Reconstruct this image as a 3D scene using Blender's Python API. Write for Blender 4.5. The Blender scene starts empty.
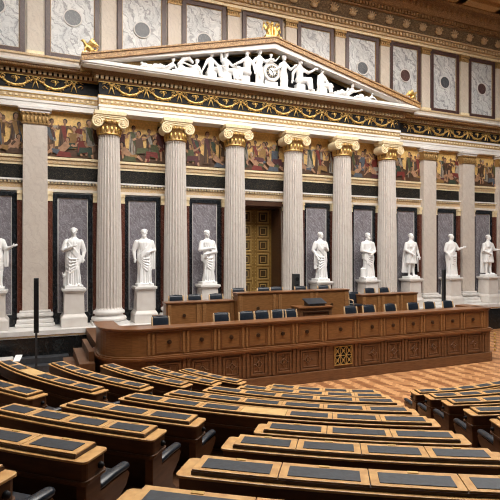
import bpy, bmesh, math, random
from mathutils import Vector, Matrix
S = 1.4                                     # metres per layout unit
sc = bpy.context.scene
COL = sc.collection
rnd = random.Random(7)
PI = math.pi

# ------------------------------------------------------------------ materials
def mat(name, c1, c2=None, scale=6.0, rough=0.5, metal=0.0, stretch=(1, 1, 1), detail=6, lo=0.35, hi=0.65,
        bump=0.0, spec=0.5, coat=0.0):
    m = bpy.data.materials.new(name); m.use_nodes = True
    nt = m.node_tree; b = nt.nodes['Principled BSDF']
    b.inputs['Roughness'].default_value = rough; b.inputs['Metallic'].default_value = metal
    b.inputs['Specular IOR Level'].default_value = spec; b.inputs['Coat Weight'].default_value = coat
    b.inputs['Coat Roughness'].default_value = 0.15
    b.inputs['Base Color'].default_value = (*c1, 1)
    tc = nt.nodes.new('ShaderNodeTexCoord'); mp = nt.nodes.new('ShaderNodeMapping')
    mp.inputs['Scale'].default_value = stretch
    nz = nt.nodes.new('ShaderNodeTexNoise'); nz.inputs['Scale'].default_value = scale; nz.inputs['Detail'].default_value = detail
    nt.links.new(tc.outputs['Object'], mp.inputs['Vector']); nt.links.new(mp.outputs['Vector'], nz.inputs['Vector'])
    cr = nt.nodes.new('ShaderNodeValToRGB')
    cr.color_ramp.elements[0].position = lo; cr.color_ramp.elements[1].position = hi
    cr.color_ramp.elements[0].color = (*c1, 1); cr.color_ramp.elements[1].color = (*(c2 or c1), 1)
    nt.links.new(nz.outputs['Fac'], cr.inputs['Fac']); nt.links.new(cr.outputs['Color'], b.inputs['Base Color'])
    if bump:
        bp = nt.nodes.new('ShaderNodeBump'); bp.inputs['Strength'].default_value = bump; bp.inputs['Distance'].default_value = 0.02
        nt.links.new(nz.outputs['Fac'], bp.inputs['Height']); nt.links.new(bp.outputs['Normal'], b.inputs['Normal'])
    return m

def marble(name, base, vein, base2=None, scale=1.6, dist=2.5, width=0.06, rough=0.25, amount=.7):
    """veined stone: cloudy ground with thin wandering veins; every piece cut from a different place"""
    m = bpy.data.materials.new(name); m.use_nodes = True
    nt = m.node_tree; b = nt.nodes['Principled BSDF']; b.inputs['Roughness'].default_value = rough
    def N(t): return nt.nodes.new('ShaderNode' + t)
    tc = N('TexCoord'); oi = N('ObjectInfo'); sc_ = N('VectorMath'); sc_.operation = 'SCALE'; sc_.inputs['Scale'].default_value = .37
    ad = N('VectorMath'); ad.operation = 'ADD'; rot = N('Mapping'); rot.inputs['Rotation'].default_value = (.3, .5, .25)
    nt.links.new(oi.outputs['Location'], sc_.inputs[0]); nt.links.new(tc.outputs['Object'], ad.inputs[0]); nt.links.new(sc_.outputs[0], ad.inputs[1])
    n3 = N('TexNoise'); n3.inputs['Scale'].default_value = scale * .8; n3.inputs['Detail'].default_value = 6; n3.inputs['Roughness'].default_value = .6
    sb = N('VectorMath'); sb.operation = 'SUBTRACT'; sb.inputs[1].default_value = (.5, .5, .5); mu = N('VectorMath'); mu.operation = 'SCALE'; mu.inputs['Scale'].default_value = 2.4 / scale
    a2 = N('VectorMath'); a2.operation = 'ADD'
    nt.links.new(ad.outputs[0], n3.inputs['Vector']); nt.links.new(n3.outputs['Color'], sb.inputs[0]); nt.links.new(sb.outputs[0], mu.inputs[0])
    nt.links.new(ad.outputs[0], a2.inputs[0]); nt.links.new(mu.outputs[0], a2.inputs[1]); nt.links.new(a2.outputs[0], rot.inputs['Vector'])
    n2 = N('TexNoise'); n2.inputs['Scale'].default_value = scale * 1.1; n2.inputs['Detail'].default_value = 8; n2.inputs['Roughness'].default_value = .65; n2.inputs['Distortion'].default_value = .6
    nt.links.new(rot.outputs[0], n2.inputs['Vector'])
    fac = None
    for sc2, wd in ((scale * .55, 1.0), (scale * 1.25, .6)):
        wv = N('TexWave'); wv.wave_type = 'BANDS'; wv.bands_direction = 'X'; wv.inputs['Scale'].default_value = sc2
        wv.inputs['Distortion'].default_value = dist * 5; wv.inputs['Detail'].default_value = 6; wv.inputs['Detail Scale'].default_value = 1.1; wv.inputs['Detail Roughness'].default_value = .62
        nt.links.new(rot.outputs[0], wv.inputs['Vector'])
        cr = N('ValToRGB'); e = cr.color_ramp.elements; e[0].position = 0; e[0].color = (wd, wd, wd, 1); e[1].position = min(.9, width * 3); e[1].color = (0, 0, 0, 1)
        nt.links.new(wv.outputs['Fac'], cr.inputs['Fac'])
        if fac is None: fac = cr.outputs['Color']
        else:
            mm = N('Math'); mm.operation = 'MAXIMUM'; nt.links.new(fac, mm.inputs[0]); nt.links.new(cr.outputs['Color'], mm.inputs[1]); fac = mm.outputs[0]
    am = N('Math'); am.operation = 'MULTIPLY'; am.inputs[1].default_value = amount; nt.links.new(fac, am.inputs[0])
    st = N('MapRange'); st.inputs[1].default_value = .36; st.inputs[2].default_value = .64; nt.links.new(n2.outputs['Fac'], st.inputs[0])
    mx0 = N('Mix'); mx0.data_type = 'RGBA'; mx0.inputs[6].default_value = (*base, 1); mx0.inputs[7].default_value = (*(base2 or base), 1)
    nt.links.new(st.outputs[0], mx0.inputs[0])
    mx = N('Mix'); mx.data_type = 'RGBA'; mx.inputs[7].default_value = (*vein, 1)
    nt.links.new(am.outputs[0], mx.inputs[0]); nt.links.new(mx0.outputs[2], mx.inputs[6]); nt.links.new(mx.outputs[2], b.inputs['Base Color'])
    return m

def relief(name, ground, gold, scale=9.0, thr=0.52, rough=0.45, stretch=(1, 1, 1)):
    """dense carved/gilded scrollwork on a ground colour"""
    m = bpy.data.materials.new(name); m.use_nodes = True
    nt = m.node_tree; b = nt.nodes['Principled BSDF']; b.inputs['Roughness'].default_value = rough
    tc = nt.nodes.new('ShaderNodeTexCoord'); mp = nt.nodes.new('ShaderNodeMapping'); mp.inputs['Scale'].default_value = stretch
    nz = nt.nodes.new('ShaderNodeTexNoise'); nz.inputs['Scale'].default_value = scale; nz.inputs['Detail'].default_value = 2
    nz.inputs['Distortion'].default_value = 2.5
    nt.links.new(tc.outputs['Object'], mp.inputs['Vector']); nt.links.new(mp.outputs['Vector'], nz.inputs['Vector'])
    cr = nt.nodes.new('ShaderNodeValToRGB'); e = cr.color_ramp.elements
    e[0].position = thr; e[0].color = (*ground, 1); e[1].position = thr + 0.05; e[1].color = (*gold, 1)
    nt.links.new(nz.outputs['Fac'], cr.inputs['Fac']); nt.links.new(cr.outputs['Color'], b.inputs['Base Color'])
    bp = nt.nodes.new('ShaderNodeBump'); bp.inputs['Strength'].default_value = 0.5; bp.inputs['Distance'].default_value = 0.02
    nt.links.new(nz.outputs['Fac'], bp.inputs['Height']); nt.links.new(bp.outputs['Normal'], b.inputs['Normal'])
    return m

M = {}
M['column'] = marble('column_marble', (.66, .605, .565), (.56, .50, .46), (.70, .655, .61), 1.6, 1.2, .05, .3, .5)
M['pilaster'] = marble('pilaster_marble', (.60, .53, .47), (.50, .43, .385), (.66, .595, .53), 1.8, 1.2, .05, .3, .5)
M['base'] = mat('base_stone', (.72, .69, .66), (.78, .76, .74), 5, .4)
M['pedestal'] = mat('pedestal_stone', (.66, .61, .57), (.72, .68, .64), 3, .4)
M['statue'] = mat('statue_marble', (.86, .86, .86), (.90, .90, .90), 4, .45)
M['cream'] = mat('cream_stone', (.70, .63, .54), (.76, .69, .61), 4, .45)
M['creamgold'] = relief('cream_gilt', (.60, .47, .32), (.50, .30, .10), 22, .5, .4)
M['white'] = mat('white_stone', (.78, .75, .71), (.82, .79, .76), 4, .45)
M['gold'] = mat('gilding', (.62, .38, .10), (.80, .56, .22), 14, .32, .75)
M['palegold'] = mat('pale_gilding', (.80, .64, .37), (.90, .78, .54), 10, .4, .12)
M['darkgold'] = mat('antique_gilding', (.26, .15, .06), (.50, .32, .12), 20, .4, .35)
M['brown'] = relief('carved_brown', (.20, .105, .05), (.42, .25, .10), 24, .5, .45)
M['rakegold'] = relief('gilt_moulding', (.24, .115, .042), (.60, .38, .16), 13, .5, .4)
M['black'] = mat('black_ground', (.007, .007, .008), (.014, .014, .016), 8, .6, spec=.25)
M['blackrelief'] = relief('black_relief', (.008, .008, .009), (.075, .06, .035), 18, .56, .5)
M['blackrelief'].node_tree.nodes['Principled BSDF'].inputs['Specular IOR Level'].default_value = .2
M['blackmarble'] = marble('black_marble', (.006, .0065, .007), (.035, .038, .038), (.011, .012, .013), 1.2, 3, .02, .25)
M['frameblack'] = marble('dark_frame_marble', (.008, .010, .013), (.06, .066, .075), (.013, .016, .02), 3, 2, .02, .25)
M['slab'] = marble('grey_marble', (.27, .255, .285), (.52, .51, .53), (.16, .14, .158), 3.2, 1.8, .035, .22, .6)
M['line'] = mat('pale_inlay', (.62, .60, .58), (.68, .66, .64), 6, .4)
M['redmarble'] = marble('red_brown_marble', (.115, .036, .023), (.24, .12, .09), (.075, .024, .016), 3, 2, .03, .22)
M['atticslab'] = marble('pale_veined_marble', (.74, .74, .73), (.20, .20, .22), (.46, .475, .49), 1.15, 1.5, .045, .3, .85)
M['atticframe'] = marble('purple_frame_marble', (.075, .034, .030), (.14, .085, .075), (.048, .022, .02), 4, 2, .02, .35)
M['atticstone'] = marble('attic_stone', (.60, .52, .43), (.50, .43, .36), (.66, .58, .49), 2.5, 1, .04, .4)
M['roundeldark'] = marble('grey_roundel', (.07, .075, .085), (.2, .2, .21), (.05, .055, .065), 4, 2, .04, .3)
M['roundelred'] = marble('red_roundel', (.09, .045, .04), (.22, .13, .12), (.06, .03, .028), 4, 2, .04, .3)
M['palmette'] = relief('palmette_frieze', (.13, .088, .05), (.27, .19, .105), 5, .5, .5, (1, 1, 1.6))
M['leafband'] = relief('leaf_band', (.28, .155, .07), (.55, .36, .18), 14, .5, .5)
M['ceilwood'] = relief('coffer_wood', (.55, .32, .12), (.75, .48, .22), 10, .5, .45)
M['wood'] = mat('oak_panel', (.205, .088, .028), (.295, .135, .046), 3.0, .38, stretch=(1.2, 1.2, 9), detail=8, coat=.15)
M['woodlow'] = mat('carved_oak', (.14, .062, .027), (.205, .096, .042), 3.0, .4, stretch=(1.2, 1.2, 9), detail=8, coat=.1)
M['woodrail'] = mat('oak_rail', (.165, .065, .024), (.235, .098, .037), 3.0, .3, stretch=(1, 1, 5), coat=.25)
M['woodlight'] = mat('honey_wood', (.50, .255, .085), (.66, .38, .14), 4.0, .35, stretch=(3, 3, 3), detail=8, coat=.2)
M['bare'] = mat('bare_leaf_wood', (.62, .38, .14), (.70, .46, .19), 4.0, .35, coat=.2)
M['wooddesk'] = mat('desk_wood', (.075, .029, .011), (.125, .05, .019), 3.0, .35, stretch=(1.2, 1.2, 7), detail=8, coat=.2)
M['wooddark'] = mat('desk_carcass', (.035, .014, .006), (.06, .025, .010), 3.0, .4, stretch=(1.2, 1.2, 7), detail=8)
M['leather'] = mat('leather_pad', (.009, .014, .023), (.018, .028, .043), 22, .45, bump=.08)
M['blackleather'] = mat('black_leather', (.010, .014, .021), (.017, .023, .034), 14, .3, bump=.05)
M['chairwood'] = mat('chair_wood', (.55, .36, .19), (.65, .44, .25), 5, .4)
M['plastic'] = mat('dark_plastic', (.02, .022, .025), (.03, .032, .035), 9, .45)
M['paper'] = mat('paper', (.80, .80, .80), (.84, .84, .84), 6, .6)
M['bronze'] = mat('bronze_door', (.25, .14, .035), (.36, .22, .06), 8, .4, .3)
M['bronzedark'] = mat('bronze_recess', (.05, .028, .010), (.10, .055, .02), 12, .45, .2)
M['doorreveal'] = mat('door_reveal_wood', (.05, .022, .012), (.085, .038, .018), 4, .4, stretch=(1, 1, 5))
M['brass'] = mat('brass', (.55, .36, .12), (.66, .46, .18), 10, .35, .6)
M['stonestep'] = mat('grey_step_stone', (.035, .037, .042), (.06, .063, .07), 6, .35)
M['strip'] = mat('honey_strip', (.27, .125, .045), (.36, .18, .07), 4, .35, stretch=(2, 2, 6), coat=.15)
P1 = mat('parquet_honey', (.50, .25, .105), (.60, .315, .14), 5, .45)
P2 = mat('parquet_mid', (.38, .175, .07), (.46, .22, .09), 5, .45)
P3 = mat('parquet_dark', (.22, .088, .033), (.30, .125, .048), 5, .45)
M['tier'] = mat('tier_wood', (.11, .045, .017), (.16, .068, .026), 5, .45, stretch=(1, 4, 1))

# ------------------------------------------------------------------ mesh helpers
def box(bm, x0, x1, y0, y1, z0, z1, mi=0):
    v = [bm.verts.new((x, y, z)) for z in (z0, z1) for y in (y0, y1) for x in (x0, x1)]
    for q in ((0, 2, 3, 1), (4, 5, 7, 6), (0, 1, 5, 4), (1, 3, 7, 5), (3, 2, 6, 7), (2, 0, 4, 6)):
        f = bm.faces.new([v[i] for i in q]); f.material_index = mi
    return v

def frust(bm, cx, cy, z0, z1, hw0, hd0, hw1, hd1):
    a = [bm.verts.new((cx + sx * hw0, cy + sy * hd0, z0)) for sx, sy in ((-1, -1), (1, -1), (1, 1), (-1, 1))]
    b = [bm.verts.new((cx + sx * hw1, cy + sy * hd1, z1)) for sx, sy in ((-1, -1), (1, -1), (1, 1), (-1, 1))]
    bm.faces.new(a[::-1]); bm.faces.new(b)
    for i in range(4): bm.faces.new((a[i], a[(i + 1) % 4], b[(i + 1) % 4], b[i]))

def lathe(bm, cx, cy, prof, n=32):
    rings = []
    for r, z in prof:
        rings.append([bm.verts.new((cx + r * math.cos(2 * PI * k / n), cy + r * math.sin(2 * PI * k / n), z)) for k in range(n)])
    for a, b in zip(rings, rings[1:]):
        for k in range(n): bm.faces.new((a[k], a[(k + 1) % n], b[(k + 1) % n], b[k])).smooth = True
    bm.faces.new(rings[0][::-1]); bm.faces.new(rings[-1])

def loft(bm, rings, caps=True):
    vs = [[bm.verts.new(p) for p in r] for r in rings]; n = len(vs[0])
    for a, b in zip(vs, vs[1:]):
        for k in range(n): bm.faces.new((a[k], a[(k + 1) % n], b[(k + 1) % n], b[k])).smooth = True
    if caps: bm.faces.new(vs[0][::-1]); bm.faces.new(vs[-1])

def tube(bm, pts, rad, n=10, squash=1.0):
    """tapered tube with rounded ends"""
    pts = [Vector(p) for p in pts]
    if not isinstance(rad, (list, tuple)): rad = [rad] * len(pts)
    P, R = [], []
    d0 = (pts[1] - pts[0]).normalized(); d1 = (pts[-1] - pts[-2]).normalized()
    for a in (80, 50, 20): P.append(pts[0] - d0 * rad[0] * math.sin(math.radians(a))); R.append(rad[0] * math.cos(math.radians(a)))
    P += pts; R += list(rad)
    for a in (20, 50, 80): P.append(pts[-1] + d1 * rad[-1] * math.sin(math.radians(a))); R.append(rad[-1] * math.cos(math.radians(a)))
    up = Vector((0.13, 0.31, 0.94)); rings = []
    for i, p in enumerate(P):
        t = (P[min(i + 1, len(P) - 1)] - P[max(i - 1, 0)]).normalized()
        if abs(t.dot(up)) > .95: up = Vector((1, .2, .1)).normalized()
        u = t.cross(up).normalized(); w = t.cross(u)
        rings.append([p + (u * math.cos(2 * PI * k / n) + w * math.sin(2 * PI * k / n) * squash) * R[i] for k in range(n)])
    loft(bm, rings)

def ellipsoid(bm, c, r, rot=None, seg=14, ring=10):
    mt = Matrix.Translation(c) @ (rot or Matrix.Identity(4)) @ Matrix.Diagonal((*r, 1))
    g = bmesh.ops.create_uvsphere(bm, u_segments=seg, v_segments=ring, radius=1, matrix=mt)
    for f in {f for v in g['verts'] for f in v.link_faces}: f.smooth = True

def disc(bm, cx, cz, y0, y1, rx, rz, n=28, mi=0):
    """disc facing -Y, from y1 (back) to y0 (front)"""
    a = [bm.verts.new((cx + rx * math.cos(2 * PI * k / n), y1, cz + rz * math.sin(2 * PI * k / n))) for k in range(n)]
    b = [bm.verts.new((cx + rx * math.cos(2 * PI * k / n), y0, cz + rz * math.sin(2 * PI * k / n))) for k in range(n)]
    for f in [bm.faces.new(b)] + [bm.faces.new((a[k], b[k], b[(k + 1) % n], a[(k + 1) % n])) for k in range(n)] + [bm.faces.new(a[::-1])]:
        f.material_index = mi

def prism_xz(bm, pts, y0, y1):
    a = [bm.verts.new((x, y0, z)) for x, z in pts]; b = [bm.verts.new((x, y1, z)) for x, z in pts]
    bm.faces.new(a); bm.faces.new(b[::-1]); n = len(pts)
    for i in range(n): bm.faces.new((a[i], b[i], b[(i + 1) % n], a[(i + 1) % n]))

def prism_yz(bm, pts, x0, x1):
    a = [bm.verts.new((x0, y, z)) for y, z in pts]; b = [bm.verts.new((x1, y, z)) for y, z in pts]
    bm.faces.new(a[::-1]); bm.faces.new(b); n = len(pts)
    for i in range(n): bm.faces.new((a[i], a[(i + 1) % n], b[(i + 1) % n], b[i]))

def frame_xz(bm, x0, x1, z0, z1, w, y0, y1):
    box(bm, x0, x0 + w, y0, y1, z0, z1); box(bm, x1 - w, x1, y0, y1, z0, z1)
    box(bm, x0 + w, x1 - w, y0, y1, z0, z0 + w); box(bm, x0 + w, x1 - w, y0, y1, z1 - w, z1)

WORLD = {}                                   # object -> base position in layout units
ATTIC = [False]                              # attic parts were laid out on a plane .35 further back
def to_attic(p): return Vector((p[0], p[1] - .35, 3.7 + (p[2] - 3.7) * .981))
def finish(bm, origin=(0, 0, 0)):
    if ATTIC[0]:
        for v in bm.verts: v.co = to_attic(v.co)
    bmesh.ops.recalc_face_normals(bm, faces=bm.faces)
    o = Vector(origin)
    for v in bm.verts: v.co = (v.co - o) * S
    return bm

def obj(name, bm, m, parent=None, origin=None, bevel=0.0, label=None):
    """one mesh object; vertices are in absolute layout units (or local to a parent in LOCAL)"""
    base = WORLD[parent] if parent is not None else Vector(origin or (0, 0, 0))
    finish(bm, base)
    me = bpy.data.meshes.new(name); bm.to_mesh(me); bm.free()
    for mm in (m if isinstance(m, (list, tuple)) else [m]): me.materials.append(mm)
    o = bpy.data.objects.new(name, me); COL.objects.link(o)
    WORLD[o] = Vector(base)
    if parent is not None: o.parent = parent
    else: o.location = base * S
    if bevel:
        b = o.modifiers.new('bevel', 'BEVEL'); b.width = bevel * S; b.segments = 2; b.limit_method = 'ANGLE'
    if label: o['label'] = label
    return o

def thing(name, label, cat, loc, group=None, rz=0.0):
    o = bpy.data.objects.new(name, None); COL.objects.link(o)
    o.empty_display_size = .1
    if ATTIC[0]: loc = to_attic(loc)
    o.location = Vector(loc) * S; o.rotation_euler = (0, 0, rz); WORLD[o] = Vector(loc)
    tag(o, label, cat, group)
    return o

def tag(o, label, cat, group=None):
    o['label'] = label; o['category'] = cat; o['kind'] = 'thing'
    if group: o['group'] = group
    return o

def struct(name, bm, m, parent=None, bevel=0.0):
    o = obj(name, bm, m, parent, None, bevel)
    if parent is None: o['kind'] = 'structure'
    return o

def copy_tree(src, loc, label, rz=None, group=None):
    r = src.copy(); COL.objects.link(r); r.location = Vector(loc) * S; WORLD[r] = Vector(loc)
    if rz is not None: r.rotation_euler = (0, 0, rz)
    if label: r['label'] = label
    if group: r['group'] = group
    for ch in src.children:
        c = ch.copy(); COL.objects.link(c); c.parent = r
        for g in ch.children:
            d = g.copy(); COL.objects.link(d); d.parent = c
    return r

def welded(bm, voxel, smooth=3):
    """weld overlapping closed volumes into one continuous surface"""
    bmesh.ops.recalc_face_normals(bm, faces=bm.faces)
    me = bpy.data.meshes.new('tmp'); bm.to_mesh(me); bm.free()
    t = bpy.data.objects.new('tmp', me); COL.objects.link(t)
    r = t.modifiers.new('r', 'REMESH'); r.mode = 'VOXEL'; r.voxel_size = voxel; r.use_smooth_shade = True
    s = t.modifiers.new('s', 'SMOOTH'); s.iterations = smooth; s.factor = .5
    dg = bpy.context.evaluated_depsgraph_get()
    out = bpy.data.meshes.new_from_object(t.evaluated_get(dg))
    bpy.data.objects.remove(t); bpy.data.meshes.remove(me)
    b2 = bmesh.new(); b2.from_mesh(out); bpy.data.meshes.remove(out)
    for f in b2.faces: f.smooth = True
    return b2

NB = bmesh.new
ORD = ['first', 'second', 'third', 'fourth', 'fifth', 'sixth', 'seventh', 'eighth', 'ninth', 'tenth', 'eleventh', 'twelfth']

# ------------------------------------------------------------------ layout constants (units)
XC = [-2.36, .03, 2.40, 4.78, 7.13, 9.67, 12.04, 14.40, 16.75, 19.15, 21.53]
BAY = [(a + b) / 2 for a, b in zip(XC, XC[1:])]          # ten bays, BAY[4] holds the door
X0, X1 = -4.2, 23.0
YW = 18.20                                               # back wall plane
ST = 1.18                                                # stylobate / platform level
AX = 8.40

# ================================================================== THE SETTING
# ---- parquet floor, herringbone blocks
bm = NB()
L, W = .36, .09
c45 = math.cos(PI / 4)
def plank(cx, cy, horiz, mi):
    hl, hw = (L / 2 - .002, W / 2 - .002)
    if not horiz: hl, hw = hw, hl
    pts = [(-hl, -hw), (hl, -hw), (hl, hw), (-hl, hw)]
    vv = []
    for px, py in pts:
        a, b = cx + px, cy + py
        vv.append(((a - b) * c45 + 9, (a + b) * c45 + 9))
    mx, my = sum(p[0] for p in vv) / 4, sum(p[1] for p in vv) / 4
    if not (-3.9 < mx < 22.7 and 3.2 < my < 16.75): return
    f = bm.faces.new([bm.verts.new((x, y, 0)) for x, y in vv]); f.material_index = mi
N_ = int(round(L / W))
for j in range(-270, 270):
    for i in range(-40, 40):
        # 3:1 herringbone: every horizontal block is followed by an upright one, each row shifted by one width
        ox = i * 2 * L + j * W; oy = -j * W + 0.0
        ox = j * W + i * 2 * L
        oy = j * W
        if abs(ox) > 24 or abs(oy) > 24: continue
        plank(ox + L / 2, oy + W / 2, True, (0 if rnd.random() < .8 else 1))
        plank(ox + L + W / 2, oy + W - L / 2, False, (2 if rnd.random() < .7 else 1))
fl = struct('floor', bm, [P1, P2, P3])
bm = NB(); box(bm, X0, X1, -3.5, 17, -.3, -.006); struct('floor_slab', bm, P2)['kind'] = 'structure'

# ---- back wall with door opening
bm = NB()
box(bm, X0, 7.52, YW, 20.2, 0, 8.4); box(bm, 9.28, X1, YW, 20.2, 0, 8.4)
box(bm, 7.52, 9.28, YW, 20.2, 5.5, 8.4); box(bm, 7.52, 9.28, YW, 20.2, 0, ST)
struct('wall_back', bm, M['cream'])
bm = NB(); ATTIC[0] = True; box(bm, X0, X1, 18.6, 20.2, 9.75, 15.2); struct('wall_back_upper', bm, M['atticstone']); ATTIC[0] = False

# ---- stylobate: black marble dado with a pale moulded edge
bm = NB(); box(bm, X0, X1, 16.98, YW, 0, .96); struct('baseboard_back', bm, M['blackmarble'])
bm = NB(); box(bm, X0, X1, 16.92, YW, 1.04, ST); box(bm, X0, X1, 16.95, 17.2, .96, .985)
st = struct('trim_1', bm, M['base'])
bm = NB(); box(bm, X0, X1, 16.94, 17.2, .985, 1.04)
struct('gilt_edge', bm, M['creamgold'], st)
bm = NB(); box(bm, X0, 1.0, 16.3, 16.98, 0, .22); box(bm, X0, 1.0, 16.62, 16.98, .22, .40); struct('trim_2', bm, M['stonestep'], bevel=.015)

# ---- bands on the wall between the columns
def band(name, y, z0, z1, m, dent=None):
    bm = NB(); box(bm, X0, X1, y, YW + .05, z0, z1)
    o = struct(name, bm, m)
    return o
b3 = band('trim_3', 18.08, 5.66, 5.76, M['cream'])
bm = NB(); box(bm, X0, X1, 18.11, YW, 5.76, 5.92); struct('gilt_band', bm, M['creamgold'], b3)
bm = NB()
x = X0
while x < X1: box(bm, x, x + .055, 18.05, 18.13, 5.93, 6.0); x += .11
struct('dentils', bm, M['palegold'], b3)
bm = NB(); box(bm, X0, X1, 18.03, YW, 6.0, 6.06); struct('ledge', bm, M['white'], b3)
band('trim_4', 18.16, 6.06, 6.53, M['blackrelief'])
b5 = band('trim_5', 18.14, 6.53, 6.62, M['palegold'])
bm = NB(); box(bm, X0, X1, 18.11, YW, 6.62, 6.76); struct('rosette_band', bm, M['creamgold'], b5)
bm = NB(); box(bm, X0, X1, 18.07, YW, 6.76, 6.84); struct('ledge', bm, M['palegold'], b5)

# ---- entablature (wings stand back, the portico stands forward)
PX0, PX1 = 2.02, 14.78
def entab(tid, x0, x1, yf, ends):
    k = 0.0
    bm = NB()
    e = .3 if ends else 0
    box(bm, x0, x1, yf, 18.62, 8.40, 8.58); box(bm, x0 - .015 * ends, x1 + .015 * ends, yf - .025, 18.62, 8.58, 8.66)
    box(bm, x0 - .03 * ends, x1 + .03 * ends, yf - .05, 18.62, 8.86, 8.95)
    a = struct('trim_%d' % tid, bm, M['white'])
    bm = NB(); box(bm, x0 - .01 * ends, x1 + .01 * ends, yf - .015, 18.62, 8.66, 8.86); struct('gilt_stud_ground', bm, M['creamgold'], a)
    bm = NB(); x = x0 + .06
    while x < x1 - .05:
        box(bm, x, x + .07, yf - .045, yf, 8.73, 8.80); x += .17
    struct('gilt_studs', bm, M['palegold'], a)
    bm = NB(); box(bm, x0 - .012 * ends, x1 + .012 * ends, yf - .02, 18.62, 8.685, 8.705); box(bm, x0 - .02 * ends, x1 + .02 * ends, yf - .035, 18.62, 8.835, 8.86)
    struct('gilt_line', bm, M['gold'], a)
    # black frieze
    bm = NB(); box(bm, x0, x1, yf, 18.62, 8.95, 9.44)
    f = struct('trim_%d' % (tid + 1), bm, M['black'])
    bm = NB(); box(bm, x0 - .03 * ends, x1 + .03 * ends, yf - .035, 18.62, 8.95, 8.98); box(bm, x0 - .03 * ends, x1 + .03 * ends, yf - .035, 18.62, 9.41, 9.44)
    struct('gilt_line', bm, M['gold'], f)
    # dentil courses
    zt = 9.76 if ends else 9.70
    bm = NB(); box(bm, x0 - .06 * ends, x1 + .06 * ends, yf - .06, 18.62, 9.44, 9.50)
    box(bm, x0 - .22 * ends, x1 + .22 * ends, yf - .22, 18.62, 9.615 if ends else 9.59, zt)
    d = struct('trim_%d' % (tid + 2), bm, M['brown'])
    bm = NB(); box(bm, x0 - .05 * ends, x1 + .05 * ends, yf - .05, 18.62, 9.49, 9.62 if ends else 9.60)
    struct('dentil_ground', bm, M['black'], d)
    bm = NB(); x = x0 - .12 * ends; zz = (9.50, 9.61) if ends else (9.49, 9.585)
    while x < x1 + .1 * ends:
        box(bm, x, x + .09, yf - .16, yf - .04, *zz); x += .16
    if ends:
        for xe, sg in ((x0, -1), (x1, 1)):
            y = yf - .05
            while y < 17.9: box(bm, min(xe + sg * .04, xe + sg * .15), max(xe + sg * .04, xe + sg * .15), y, y + .09, *zz); y += .16
    struct('dentils', bm, M['palegold'], d)
    return a, f, d
e_left = entab(6, X0, PX0, 17.95, 0)
e_right = entab(9, PX1, X1, 17.95, 0)
e_mid = entab(12, PX0, PX1, 17.62, 1)
# wing cornices
for tid, x0, x1 in ((15, X0, PX0 - .3), (16, PX1 + .3, X1)):
    bm = NB(); prism_yz(bm, [(18.62, 9.70), (17.58, 9.70), (17.44, 9.73), (17.42, 9.80), (17.62, 9.83), (18.62, 9.83)], x0, x1)
    a = struct('trim_%d' % tid, bm, M['white'])
    bm = NB(); box(bm, x0, x1, 17.56, 17.74, 9.63, 9.705); struct('gilt_moulding', bm, M['rakegold'], a)
# portico: horizontal cornice
CX0, CX1, CYF = PX0 - .62, PX1 + .62, 17.0
bm = NB(); box(bm, CX0 + .06, CX1 - .06, CYF + .04, 18.6, 9.76, 9.81); box(bm, CX0, CX1, CYF, 18.6, 9.81, 9.93)
tc_ = struct('trim_17', bm, M['white'], bevel=.012)
# tympanum and raking cornice
bm = NB(); prism_xz(bm, [(CX0 + .5, 9.93), (CX1 - .5, 9.93), (AX, 11.62)], 17.62, 18.6); tymp = struct('wall_tympanum', bm, M['black'])
slope = (11.80 - 10.07) / (AX - CX0)
def rake(bm, t0, t1, y0, y1):
    """two sloping bars meeting at the ridge, between vertical offsets t0..t1 below the top line"""
    for sg in (-1, 1):
        xe = CX0 if sg < 0 else CX1
        z_e = 10.07
        prism_xz(bm, [(xe, max(z_e - t1, 9.80)), (AX, 11.80 - t1), (AX, 11.80 - t0), (xe, z_e - t0)], y0, y1)
bm = NB(); rake(bm, 0, .055, CYF - .05, 18.6); rake(bm, .20, .235, CYF - .03, 18.6)
rk = struct('trim_18', bm, M['rakegold'])
bm = NB(); rake(bm, .055, .20, CYF - .01, 18.6); struct('carved_sima', bm, M['rakegold'], rk)
bm = NB(); rake(bm, .235, .44, CYF + .05, 18.6); struct('white_bed', bm, M['white'], rk)
bm = NB(); rake(bm, .44, .50, 17.4, 18.6); struct('gilt_bed', bm, M['darkgold'], rk)
# garlands on the frieze
def garland(w):
    bm = NB(); n = 13; pts = []; r = []
    for i in range(n):
        u = i / (n - 1); pts.append((-w / 2 + .07 + (w - .14) * u, -.02, .14 - .26 * math.sin(PI * u)))
        r.append(.018 + .03 * math.sin(PI * u))
    tube(bm, pts, r, 8)
    for i in range(9):
        u = (i + .5) / 9
        ellipsoid(bm, (-w / 2 + .07 + (w - .14) * u, -.05, .14 - .26 * math.sin(PI * u) + (.022 if i % 2 else -.022)), (.034, .03, .03), seg=8, ring=5)
    for sg in (-1, 1):
        for cx_, cz_, r_ in ((.20, -.12, .075), (.36, .13, .07), (.06, .12, .06)):
            tube(bm, [(sg * cx_ + r_ * (1 - k / 12) * math.cos(k * .75) * sg, -.015, cz_ + r_ * (1 - k / 12) * math.sin(k * .75)) for k in range(11)], [.017 - .0008 * k for k in range(11)], 5)
    tube(bm, [(0, -.02, .16), (.03, -.03, .06), (0, -.03, -.02)], [.03, .035, .012], 6)
    return bm
def bow():
    bm = NB()
    disc(bm, 0, .12, -.05, 0, .06, .06, 12)
    for sg in (-1, 1):
        tube(bm, [(0, -.03, .12), (sg * .08, -.04, .20), (sg * .13, -.03, .16)], [.02, .03, .015], 6)
        tube(bm, [(0, -.03, .10), (sg * .05, -.03, -.02), (sg * .09, -.03, -.14)], [.02, .022, .012], 6)
        tube(bm, [(sg * .13, -.02, .02), (sg * .24, -.02, .10), (sg * .30, -.02, .04), (sg * .25, -.02, .0)], [.012, .014, .012, .01], 6)
        tube(bm, [(sg * .2, -.02, .19), (sg * .3, -.02, .15)], [.014, .01], 6)
    return bm
gm = bm2 = None
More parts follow.
